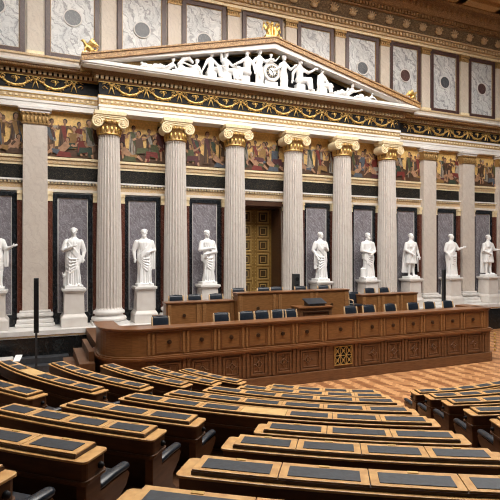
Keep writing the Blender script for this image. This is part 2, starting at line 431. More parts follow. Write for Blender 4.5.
def mesh_of(bm, m):
    finish(bm); me = bpy.data.meshes.new('ornament'); bm.to_mesh(me); bm.free(); me.materials.append(m)
    for p in me.polygons: p.use_smooth = True
    return me
G_ME, B_ME = mesh_of(garland(1.19), M['gold']), mesh_of(bow(), M['gold'])
def put(name, me, parent, loc):
    o = bpy.data.objects.new(name, me); COL.objects.link(o); o.parent = parent; o.location = Vector(loc) * S
for fr, y, xs in ((e_left[1], 17.95, [AX - 1.195 * k for k in range(6, 11)]), (e_mid[1], 17.62, [AX + 1.195 * k for k in range(-5, 6)]),
                  (e_right[1], 17.95, [AX + 1.195 * k for k in range(6, 13)])):
    for i, x in enumerate(xs):
        if PX0 - .05 < x < PX1 + .05 or y > 17.8: put('ribbon_bow', B_ME, fr, (x, y, 9.19))
    for x in xs:
        for gx in (x + .5975,):
            if y > 17.8 or PX0 + .4 < gx < PX1 - .4:
                if abs(gx - PX0) > .3 and abs(gx - PX1) > .3: put('garland', G_ME, fr, (gx, y, 9.19))
    if y < 17.8: put('garland', G_ME, fr, (xs[0] - .5975 + .12, y, 9.19)) if xs[0] - 1.0 > PX0 else None

# ---- attic cornice and ceiling
ATTIC[0] = True
bm = NB(); box(bm, X0, X1, 18.45, 18.65, 9.84, 10.27); tb = struct('trim_19', bm, M['atticstone'])
bm = NB(); box(bm, X0, X1, 18.40, 18.65, 10.27, 10.34); struct('gilt_base_line', bm, M['creamgold'], tb)
bm = NB(); box(bm, X0, X1, 18.42, 18.62, 13.30, 13.42); t20 = struct('trim_20', bm, M['palegold'])
bm = NB(); box(bm, X0, X1, 18.36, 18.62, 13.42, 13.52); struct('cream_fillet', bm, M['creamgold'], t20)
bm = NB(); box(bm, X0, X1, 18.34, 18.62, 13.52, 13.70); struct('dentil_ground', bm, M['darkgold'], t20)
bm = NB(); x = X0
while x < X1: box(bm, x, x + .10, 18.27, 18.36, 13.54, 13.68); x += .18
struct('dentils', bm, M['creamgold'], t20)
bm = NB(); box(bm, X0, X1, 18.22, 18.62, 13.70, 13.76); struct('ledge', bm, M['creamgold'], t20)
bm = NB(); prism_yz(bm, [(18.62, 13.76), (18.30, 13.76), (18.12, 14.10), (18.05, 14.25), (18.62, 14.25)], X0, X1); t21 = struct('trim_21', bm, M['palmette'])
bm = NB(); ellipsoid(bm, (0, 0, 0), (.15, .06, .09), seg=10, ring=6)
for a in (-60, -30, 0, 30, 60):
    tube(bm, [(0, -.03, -.02), (.17 * math.sin(math.radians(a)), -.05, .17 * math.cos(math.radians(a)))], [.02, .028], 6)
for v in bm.verts: v.co *= 1.25
ATTIC[0] = False; PAL = mesh_of(bm, M['creamgold']); ATTIC[0] = True
x = X0 + .5
while x < X1: put('palmette', PAL, t21, to_attic((x, 18.16, 13.98))); x += .95
bm = NB(); box(bm, X0, X1, 17.95, 18.62, 14.25, 14.32); box(bm, X0, X1, 17.85, 18.62, 14.46, 14.52); t22 = struct('trim_22', bm, M['brown'])
bm = NB(); x = X0
while x < X1: box(bm, x, x + .09, 17.86, 17.98, 14.33, 14.46); x += .16
struct('dentils', bm, M['leafband'], t22)
bm = NB(); box(bm, X0, X1, 17.98, 18.62, 14.32, 14.46); struct('dentil_ground', bm, M['bronzedark'], t22)
bm = NB(); prism_yz(bm, [(18.62, 14.52), (17.80, 14.52), (17.62, 14.70), (17.52, 14.98), (18.62, 14.98)], X0, X1); t23 = struct('trim_23', bm, M['leafband'])
bm = NB(); x = X0 + .1
while x < X1: ellipsoid(bm, (x, 17.60, 14.74), (.10, .07, .15), seg=8, ring=6); x += .30
struct('leaf_row', bm, M['leafband'], t23)
bm = NB(); box(bm, X0, X1, 17.3, 18.62, 14.98, 15.06); struct('ledge', bm, M['rakegold'], t23)
bm = NB(); box(bm, X0, X1, 13.45, 18.9, 15.22, 15.5)
ce = struct('ceiling', bm, M['ceilwood'])
bm = NB(); x = X0
while x < X1:
    box(bm, x, x + .45, 13.5, 17.4, 15.02, 15.24); x += 2.39
box(bm, X0, X1, 16.9, 17.4, 15.02, 15.24); box(bm, X0, X1, 14.5, 14.95, 15.02, 15.24)
struct('coffer_beams', bm, M['ceilwood'], ce, bevel=.03)
ATTIC[0] = False
# the glass ceiling over the benches: what lights the chamber
m = bpy.data.materials.new('skylight_glass'); m.use_nodes = True; nt = m.node_tree
nt.nodes.remove(nt.nodes['Principled BSDF']); em = nt.nodes.new('ShaderNodeEmission')
em.inputs['Color'].default_value = (1, .965, .91, 1); em.inputs['Strength'].default_value = 11.0
nt.links.new(em.outputs[0], nt.nodes['Material Output'].inputs[0])
bm = NB(); box(bm, -1.5, 18.5, 5.0, 13.4, 15.3, 15.4); sk = struct('ceiling_glass', bm, m)
bm = NB()
for i in range(9): box(bm, -1.55 + i * 2.5, -1.45 + i * 2.5, 5.0, 13.4, 15.15, 15.3)
for j in range(5): box(bm, -1.5, 18.5, 4.95 + j * 2.09, 5.05 + j * 2.09, 15.15, 15.3)
struct('glazing_bar', bm, M['ceilwood'], sk)

# ---- the door
bm = NB(); box(bm, 7.52, 7.60, 18.25, 19.35, ST, 5.5); box(bm, 9.20, 9.28, 18.25, 19.35, ST, 5.5); box(bm, 7.6, 9.2, 18.25, 19.35, 5.38, 5.5)
d = struct('door_1', bm, M['doorreveal'])
for sg in (-1, 1):
    x0, x1 = (7.60, 8.395) if sg < 0 else (8.405, 9.20)
    bm = NB(); box(bm, x0, x1, 19.05, 19.17, ST, 5.38); lf = obj('door_leaf', bm, M['bronze'], d)
    bm = NB(); bm2 = NB()
    for k in range(7):
        z = ST + .12 + k * .59
        frame_xz(bm, x0 + .13, x1 - .13, z - .02, z + .49, .05, 19., 19.07)
        frame_xz(bm, x0 + .26, x1 - .26, z + .09, z + .38, .03, 19., 19.07)
        box(bm2, x0 + .215, x1 - .215, 19.035, 19.06, z + .045, z + .425)
    obj('coffer_frame', bm, M['brass'], lf, bevel=.008); obj('coffer_ground', bm2, M['bronzedark'], lf)
    bm = NB()
    for k in range(30): ellipsoid(bm, (8.4 + sg * .06, 19.04, ST + .1 + k * .143), (.018, .02, .018), seg=6, ring=4)
    obj('stud_row', bm, M['brass'], lf)
    bm = NB(); tube(bm, [(8.4 + sg * .10, 18.97, 2.30), (8.4 + sg * .10, 18.97, 2.56)], .018, 8); obj('handle', bm, M['brass'], lf)
for x0 in (7.30, 9.28):
    bm = NB(); box(bm, x0, x0 + .22, 18.05, YW, ST, 5.30); s_ = obj('door_pilaster', bm, M['redmarble'], d)
    bm = NB(); box(bm, x0 - .02, x0 + .24, 18.01, YW, 5.30, 5.38); box(bm, x0 - .04, x0 + .26, 17.99, YW, 5.56, 5.64)
    box(bm, x0, x0 + .22, 18.03, YW, 5.38, 5.56); obj('capital', bm, M['palegold'], s_)
bm = NB(); box(bm, 7.52, 9.28, 18.11, 18.25, 5.46, 5.66); obj('lintel', bm, M['doorreveal'], d)

# ================================================================== COLUMNS AND PILASTERS
def volute(bm, cx, cz, sg, y0, y1, r0):
    disc(bm, cx, cz, y0 + .03, y1, r0 * .93, r0 * .93, 26)
    pts, rr = [], []
    for i in range(44):
        a = i / 43 * 2.35 * 2 * PI; r = r0 * (1 - .80 * i / 43)
        pts.append((cx + sg * -r * math.cos(a + PI / 2), y0 + .03, cz + r * math.sin(a + PI / 2))); rr.append(.032 * (1 - .5 * i / 43))
    tube(bm, pts, rr, 6)
    disc(bm, cx, cz, y0 - .01, y0 + .05, .045, .045, 12)

def make_column(x, label):
    x *= 17.8 / 18.0
    t = thing('fluted_column', label, 'column', (x, 17.8, ST), 'fluted marble columns of the portico')
    bm = NB()
    box(bm, x - .60, x + .60, 17.21, 18.12, ST, ST + .09)
    lathe(bm, x, 17.8, [(.50, ST + .09), (.57, ST + .11), (.595, ST + .17), (.57, ST + .235), (.51, ST + .255), (.475, ST + .27), (.465, ST + .31), (.49, ST + .335),
                        (.525, ST + .35), (.535, ST + .40), (.515, ST + .445), (.47, ST + .46), (.455, ST + .49), (.435, ST + .52)], 40)
    for v in bm.verts: v.co.y = min(v.co.y, 18.08)
    obj('base', bm, M['base'], t)
    bm = NB(); rings = []; n = 24
    for z, r in ((ST + .50, .445), (ST + .56, .43), (ST + 2.4, .425), (ST + 4.6, .39), (ST + 6.35, .355), (ST + 6.42, .37)):
        ring = []
        for k in range(n):
            for q, dr in ((0, 0), (.14, 0), (.30, -.042), (.57, -.058), (.84, -.042)):
                a = 2 * PI * (k + q) / n; d_ = 0 if z in (ST + .50, ST + 6.42) else dr
                ring.append((x + (r + d_) * math.cos(a), 17.8 + (r + d_) * math.sin(a), z))
        rings.append(ring)
    loft(bm, rings)
    for f in bm.faces: f.smooth = False
    for v in bm.verts: v.co.y = min(v.co.y, 18.16)
    obj('shaft', bm, M['column'], t)
    bm = NB(); zc = ST + 6.42
    lathe(bm, x, 17.8, [(.37, zc), (.385, zc + .03), (.37, zc + .05), (.375, zc + .34), (.39, zc + .36), (.43, zc + .40), (.45, zc + .46), (.40, zc + .52)], 36)
    for v in bm.verts: v.co.y = min(v.co.y, 18.16)
    cp = obj('capital', bm, M['darkgold'], t)
    bm = NB()
    for k in range(16):
        a = 2 * PI * k / 16 + .1
        ellipsoid(bm, (x + .385 * math.cos(a), 17.8 + .385 * math.sin(a), zc + .19), (.045, .045, .12), seg=8, ring=6)
        ellipsoid(bm, (x + .44 * math.cos(a), 17.8 + .44 * math.sin(a), zc + .45), (.05, .05, .05), seg=8, ring=5)
    lathe(bm, x, 17.8, [(.395, zc + .02), (.405, zc + .045), (.395, zc + .07)], 30)
    for v in bm.verts: v.co.y = min(v.co.y, 18.16)
    obj('palmette_band', bm, M['gold'], cp)
    bm = NB(); zv = zc + .41
    for sg in (-1, 1): volute(bm, x + sg * .41, zv + .02, sg, 17.40, 17.98, .195)
    box(bm, x - .44, x + .44, 17.44, 17.96, zv + .03, zv + .20)
    tube(bm, [(x - .44, 17.44, zv + .185), (x, 17.44, zv + .15), (x + .44, 17.44, zv + .185)], .03, 6)
    obj('volutes', bm, M['palegold'], cp)
    bm = NB(); box(bm, x - .50, x + .50, 17.40, 18.0, zv + .20, zv + .26); box(bm, x - .53, x + .53, 17.37, 18.05, zv + .26, 8.40)
    obj('abacus', bm, M['palegold'], cp, bevel=.012)
    return t
cl = ['fluted column, leftmost of the six', 'second fluted column from the left',
      'fluted column just left of the bronze door', 'fluted column just right of the bronze door',
      'fifth fluted column from the left', 'fluted column, rightmost of the six']
for i in range(6): make_column(XC[2 + i], 'pale marble ' + cl[i])

def make_pilaster(x, label):
    t = thing('flat_pilaster', label, 'pilaster', (x, 18.2, ST), 'flat marble pilasters of the side wings')
    bm = NB(); w = .39
    box(bm, x - .60, x + .60, 17.70, 18.02, ST, ST + .12); box(bm, x - .56, x + .56, 17.74, 18.02, ST + .12, ST + .26)
    prism_yz(bm, [(18.02, ST + .26), (17.80, ST + .26), (17.86, ST + .34), (18.02, ST + .34)], x - .5, x + .5)
    box(bm, x - .55, x + .55, 17.76, 18.02, ST + .34, ST + .46); box(bm, x - .48, x + .48, 17.84, 18.02, ST + .46, ST + .54)
    obj('base', bm, M['base'], t, bevel=.03)
    bm = NB(); frust(bm, x, 18.04, ST + .54, 7.86, w, .14, w - .02, .14); obj('shaft', bm, M['pilaster'], t, bevel=.008)
    bm = NB(); frust(bm, x, 18.02, 7.86, 8.22, w - .02, .16, w + .04, .17); cp = obj('capital', bm, M['darkgold'], t)
    bm = NB()
    for k in range(7):
        ellipsoid(bm, (x - .36 + k * .12, 17.855, 8.0), (.05, .03, .11), seg=8, ring=6)
        ellipsoid(bm, (x - .38 + k * .127, 17.83, 8.18), (.055, .04, .04), seg=8, ring=5)
    box(bm, x - .41, x + .41, 17.87, 18.19, 7.84, 7.88)
    obj('palmette_band', bm, M['darkgold'], cp)
    bm = NB(); box(bm, x - .46, x + .46, 17.82, 18.19, 8.22, 8.30); box(bm, x - .51, x + .51, 17.77, 18.19, 8.30, 8.40); obj('abacus', bm, M['base'], cp, bevel=.01)
    return t
make_pilaster(XC[1], 'flat stone pilaster left of the fluted columns, behind the slim black loudspeaker')
make_pilaster(XC[0], 'flat stone pilaster at the far left end of the wall')
make_pilaster(XC[8] + .03, 'flat stone pilaster next to the right of the fluted columns')
make_pilaster(XC[9] + .03, 'flat stone pilaster between the two statues stretching out an arm')
make_pilaster(XC[10] + .03, 'flat stone pilaster at the far right end of the wall')

# ================================================================== WALL PANELS, MURALS, ATTIC PANELS
bay_by = ['at the far left end of the wall', 'behind the statue with a hand on its chest', 'behind the broad frontal robed statue left of the door', 'behind the slender statue with crossed arms',
          '', 'behind the cloaked statue right of the door', 'behind the statue standing by a scroll box', 'behind the statue in a short tunic', 'behind the long-robed statue stretching out an arm', 'behind the statue in cloak and bare legs']
def niche(i):
    x = BAY[i]
    t = thing('marble_inset', 'grey marble panel ' + bay_by[i], 'wall panel', (x, 18.15, ST), 'framed grey marble panels between the columns')
    z0, z1, h = 1.42, 5.62, .64
    bm = NB(); box(bm, x - h + .14, x + h - .14, 18.155, YW, z0 + .14, z1 - .14); obj('slab', bm, M['slab'], t)
    bm = NB(); frame_xz(bm, x - h, x + h, z0, z1, .145, 18.11, YW); obj('frame', bm, M['frameblack'], t, bevel=.008)
    bm = NB(); frame_xz(bm, x - h + .15, x + h - .15, z0 + .15, z1 - .15, .028, 18.15, YW); obj('inlay_line', bm, M['line'], t)
    bm = NB(); box(bm, x - h, x + h, 18.13, YW, ST, z0); obj('foot_block', bm, M['frameblack'], t)
    for sg in (-1, 1):
        c = x + sg * (h + .085)
        bm = NB(); box(bm, c - .072, c + .072, 18.0, YW, ST, 5.34); s_ = obj('side_strip', bm, M['redmarble'], t)
        bm = NB(); box(bm, c - .078, c + .078, 17.98, YW, 5.34, 5.40); box(bm, c - .072, c + .072, 17.99, YW, 5.40, 5.55); box(bm, c - .085, c + .085, 17.96, YW, 5.55, 5.66)
        obj('capital', bm, M['palegold'], s_)
for i in range(10):
    if i != 4: niche(i)

PAINT = {}
def paint(k, c):
    if k not in PAINT: PAINT[k] = mat('paint_' + k, tuple(v * .6 for v in c), tuple(v * .95 for v in c), 9, .6, lo=.3, hi=.7)
    return PAINT[k]
pal = [('gold_ground', (.95, .62, .22)), ('earth', (.10, .065, .035)), ('flesh', (.50, .28, .16)), ('dark_hair', (.035, .02, .013)), ('crimson', (.22, .035, .025)), ('olive', (.10, .11, .045)),
       ('slate', (.10, .12, .15)), ('umber', (.11, .055, .028)), ('ochre', (.34, .19, .06)), ('linen', (.40, .36, .30)), ('deep_green', (.045, .07, .045)), ('wine', (.11, .03, .035)), ('shade_flesh', (.26, .14, .085))]
pmats = [paint(k, c) for k, c in pal]
def mural(i, label):
    r = random.Random(431 + 7 * i); x = BAY[i]; w, z0, z1, y = 1.0, 6.84, 8.40, 18.18
    if i in (4,): w = 1.02
    bm = NB(); box(bm, x - w, x + w, y, YW - .002, z0, z1, 0)
    lay = [0]
    def poly(pts, mi):
        lay[0] += 1; yy = y - .002 - .0006 * lay[0]
        pts = [(min(max(px, x - w), x + w), min(max(pz, z0), z1)) for px, pz in pts]
        try:
            f = bm.faces.new([bm.verts.new((px, yy, pz)) for px, pz in pts]); f.material_index = mi
        except ValueError: pass
    def limb(p, q, a, b, mi):
        d_ = Vector((q[0] - p[0], q[1] - p[1])); n_ = Vector((-d_.y, d_.x)).normalized() if d_.length else Vector((1, 0))
        poly([(p[0] + n_.x * a, p[1] + n_.y * a), (q[0] + n_.x * b, q[1] + n_.y * b), (q[0] - n_.x * b, q[1] - n_.y * b), (p[0] - n_.x * a, p[1] - n_.y * a)], mi)
    def oval(cx, cz, rx, rz, mi, n=10): poly([(cx + rx * math.cos(2 * PI * k / n), cz + rz * math.sin(2 * PI * k / n)) for k in range(n)], mi)
    gx = [x - w + 2 * w * k / 12 for k in range(13)]
    poly([(x - w, z0)] + [(x + w, z0)] + [(q, z0 + .13 + r.uniform(-.04, .12)) for q in gx[::-1]], 1)
    def figure(cx, foot, h, pose, back):
        robe = r.choice([4, 5, 6, 7, 8, 9, 10, 11, 4, 7, 7]); rb2 = r.choice([4, 5, 6, 7, 8, 9, 10, 11]); fl_ = 12 if back else 2
        ln = r.uniform(-.12, .12); hd = .075 * h / 1.0
        if pose == 'stand':
            sh = foot + h * .78; hip = foot + h * .46; cx2 = cx + ln * .5
            if r.random() < .5:
                limb((cx - .06, hip), (cx - .10 + ln * .3, foot), .055, .03, fl_); limb((cx + .05, hip), (cx + .09, foot), .055, .03, fl_)
                kn = foot + h * .28
            else: kn = foot + .02
            poly([(cx - .16, kn), (cx + .05, kn - .03), (cx + .17, kn + .03), (cx + .12, hip), (cx2 + .13, sh), (cx2 - .12, sh), (cx - .12, hip)], robe)
            for q in (-.07, .01, .08): limb((cx2 + q * .8, sh - .06), (cx + q * 1.4, kn + .04), .010, .016, 3 if q != .01 else r.choice((8, 9, 12)))
            poly([(cx2 - .12, sh), (cx2 + .03, sh), (cx + .14, hip - .1), (cx + .16, kn + .1), (cx + .02, hip - .05)], rb2)
        elif pose == 'sit':
            sh = foot + h * .62; hip = foot + h * .25; cx2 = cx + ln; sg = r.choice((-1, 1))
            poly([(cx - .16, hip - .1), (cx + .16, hip - .1), (cx2 + .13, sh), (cx2 - .12, sh)], robe)
            poly([(cx - sg * .14, hip - .13), (cx - sg * .1, hip + .1), (cx + sg * .30, hip + .12), (cx + sg * .36, foot), (cx + sg * .2, foot), (cx + sg * .18, hip - .05)], rb2)
            limb((cx + sg * .31, foot + .1), (cx + sg * .34, foot - .03), .045, .03, fl_)
        else:
            sg = r.choice((-1, 1)); sh = foot + h * .40; cx2 = cx - sg * .18
            limb((cx2, sh), (cx + sg * .12, foot + .1), .11, .10, fl_); limb((cx + sg * .1, foot + .12), (cx + sg * .34, foot + .18), .09, .06, rb2); limb((cx + sg * .34, foot + .18), (cx + sg * .52, foot + .02), .055, .03, fl_)
            poly([(cx - .2, foot - .02), (cx + .3, foot - .03), (cx + .25, foot + .13), (cx - .1, foot + .16)], robe)
        for sg in (-1, 1):
            e_ = (cx2 + sg * (.16 + r.uniform(0, .07)), sh - .14 + r.uniform(-.05, .16)); hnd = (e_[0] + r.uniform(-.14, .18) * sg, e_[1] + r.uniform(-.16, .17))
            limb((cx2 + sg * .11, sh - .03), e_, .042, .035, r.choice((fl_, robe, fl_))); limb(e_, hnd, .034, .022, fl_)
        limb((cx2, sh - .02), (cx2 + ln * .2, sh + .06), .035, .03, fl_)
        hx, hz = cx2 + ln * .25, sh + .055 + hd
        oval(hx, hz + .012, hd * .92, hd * 1.1, r.choice((3, 3, 7, 9)) if not back else 3); oval(hx + r.choice((-.015, .015)), hz - .012, hd * .7, hd * .9, fl_)
    poly([(x - w, z0), (x + w, z0)] + [(q, z0 + .42 + r.uniform(-.15, .2)) for q in gx[::-1]], 7)
    for k in range(4): figure(x - w + .30 + k * .46 + r.uniform(-.1, .1), z0 + .26, r.uniform(.92, 1.12), 'stand', True)
    for k in range(3): figure(x - w + .34 + k * .66 + r.uniform(-.15, .15), z0 + .12, r.uniform(1.12, 1.3), r.choice(('stand', 'stand', 'sit')), False)
    for k in range(2): figure(x - w + .55 + k * .90 + r.uniform(-.15, .15), z0 + .06, r.uniform(.9, 1.1), r.choice(('recline', 'sit', 'recline')), False)
    o = obj('mural', bm, pmats, None, (x, y, z0)); tag(o, label, 'mural', 'painted frieze panels on gold ground')
ml = ['at the far left end, left of the first flat pilaster', 'between the left flat pilaster and the first fluted column', 'between the first and second fluted columns', 'between the second and third fluted columns',
      'above the bronze door', 'between the fourth and fifth fluted columns', 'between the fifth and sixth fluted columns', 'between the sixth fluted column and the first right pilaster', 'between the two right pilasters', 'at the far right end of the frieze']
for i in range(10): mural(i, 'painted scene of robed figures ' + ml[i])

ATTIC[0] = True
al = ['at the far left end', 'behind the gilded creature on the left cornice corner', 'just right of the left gilded creature', 'half hidden by the left slope of the pediment', 'left of the gilded crest on the pediment tip',
      'right of the gilded crest on the pediment tip', 'above the middle of the right pediment slope', 'behind the gilded creature on the right cornice corner', 'just right of the right gilded creature', 'at the far right end']
for i in range(10):
    x = BAY[i]
    t = thing('attic_inset', 'pale marble attic panel ' + al[i], 'wall panel', (x, 18.55, 10.44), 'attic marble panels above the cornice')
    bm = NB(); box(bm, x - .70, x + .70, 18.56, 18.62, 10.50, 13.20); obj('slab', bm, M['atticslab'], t)
    bm = NB(); frame_xz(bm, x - .88, x + .88, 10.34, 13.30, .17, 18.50, 18.62); obj('frame', bm, M['atticframe'], t, bevel=.012)
    bm = NB(); frame_xz(bm, x - .715, x + .715, 10.505, 13.135, .02, 18.53, 18.62); obj('gilt_fillet', bm, M['darkgold'], t)
    dark = i not in (7, 9)
    bm = NB(); disc(bm, x, 11.83, 18.53, 18.60, .27, .27, 32); q = obj('roundel', bm, M['roundeldark' if dark else 'roundelred'], t)
    bm = NB()
    for k in range(32):
        a, b_ = 2 * PI * k / 32, 2 * PI * (k + 1) / 32
        vs = [bm.verts.new((x + rr * math.cos(w_), 18.52, 11.83 + rr * math.sin(w_))) for rr, w_ in ((.27, a), (.31, a), (.31, b_), (.27, b_))]
        vb = [bm.verts.new((v.co.x, 18.60, v.co.z)) for v in vs]
        bm.faces.new(vs); bm.faces.new((vs[1], vb[1], vb[2], vs[2])); bm.faces.new((vs[0], vs[3], vb[3], vb[0]))
    obj('roundel_rim', bm, M['line'], q)
for i, x in enumerate(XC):
    bm = NB(); box(bm, x - .25, x + .25, 18.47, 18.62, 10.34, 12.98); o = struct('trim_%d' % (30 + i), bm, M['atticstone'], bevel=.01)
    bm = NB(); box(bm, x - .27, x + .27, 18.45, 18.62, 12.98, 13.04); box(bm, x - .25, x + .25, 18.46, 18.62, 13.04, 13.18); box(bm, x - .29, x + .29, 18.42, 18.62, 13.18, 13.30)
    for k in range(5): ellipsoid(bm, (x - .2 + k * .1, 18.45, 13.11), (.035, .03, .06), seg=6, ring=5)
    struct('capital', bm, M['darkgold'], o)
    bm = NB(); box(bm, x - .27, x + .27, 18.44, 18.62, 10.34, 10.46); struct('base', bm, M['palegold'], o)

ATTIC[0] = False
# ================================================================== STATUES
def pedestal(x, y, label):
    t = thing('pedestal', label, 'pedestal', (x, y, ST), 'stone pedestals of the statues')
    bm = NB(); box(bm, x - .41, x + .41, y - .41, y + .41, ST, ST + .30); frust(bm, x, y, ST + .30, ST + .42, .41, .41, .33, .33); obj('plinth', bm, M['pedestal'], t, bevel=.015)
    bm = NB(); frust(bm, x, y, ST + .42, ST + 1.10, .325, .325, .305, .305); obj('shaft', bm, M['pedestal'], t, bevel=.01)
    bm = NB(); frust(bm, x, y, ST + 1.10, ST + 1.17, .31, .31, .37, .37); box(bm, x - .38, x + .38, y - .38, y + .38, ST + 1.17, ST + 1.25); obj('cap', bm, M['base'], t, bevel=.012)

def hand(bm, w, h, s=1.0):
    """palm and five bent fingers continuing the forearm direction w -> h"""
    w, h = Vector(w), Vector(h); d_ = (h - w).normalized(); side = d_.cross(Vector((0, -1, .15)))
    side = side.normalized() if side.length > .1 else Vector((1, 0, 0)); nor = d_.cross(side)
    palm = h + d_ * .05 * s
    tube(bm, [h, palm, h + d_ * .085 * s], [.036 * s, .042 * s, .036 * s], 8, .7)
    for k, l in zip((-1.5, -.5, .5, 1.5), (.075, .09, .085, .065)):
        b0 = h + d_ * .085 * s + side * k * .02 * s
        tube(bm, [b0, b0 + d_ * l * .55 * s + nor * .008 * s, b0 + d_ * l * s + nor * .03 * s], [.013 * s, .012 * s, .010 * s], 6)
    b0 = h + d_ * .03 * s - side * .035 * s
    tube(bm, [b0, b0 + d_ * .035 * s - side * .03 * s, b0 + d_ * .07 * s - side * .035 * s], [.015 * s, .013 * s, .011 * s], 6)

def head(bm, c, s=1.0, turn=0.0, nod=0.0, beard=False, hair=True):
    R = Matrix.Translation(c) @ Matrix.Rotation(turn, 4, 'Z') @ Matrix.Rotation(nod, 4, 'X') @ Matrix.Scale(s, 4)
    def e(p, r): ellipsoid(bm, R @ Vector(p), tuple(q * s for q in r), Matrix.Rotation(turn, 4, 'Z') @ Matrix.Rotation(nod, 4, 'X'), 14, 10)
    e((0, .01, .03), (.092, .112, .115)); e((0, -.028, -.045), (.070, .078, .085))
    e((0, -.112, -.012), (.018, .026, .036)); e((0, -.098, .030), (.062, .022, .014))          # nose, brow
    e((0, -.100, -.062), (.030, .014, .010)); e((0, -.088, -.098), (.034, .026, .024))          # lips, chin
    for sg in (-1, 1):
        e((sg * .095, .015, -.005), (.016, .026, .038)); e((sg * .036, -.093, .010), (.016, .010, .010)); e((sg * .050, -.065, -.035), (.028, .028, .030))
    if hair:
        e((0, .035, .060), (.104, .115, .098))
        for k in range(11):
            a = PI * k / 10; e((.1 * math.cos(a), .02 - .02 * math.sin(a), .07 + .055 * math.sin(a)), (.028, .05, .028))
    if beard:
        for q in ((0, -.085, -.12), (.035, -.07, -.10), (-.035, -.07, -.10), (0, -.075, -.155)): e(q, (.042, .045, .05))

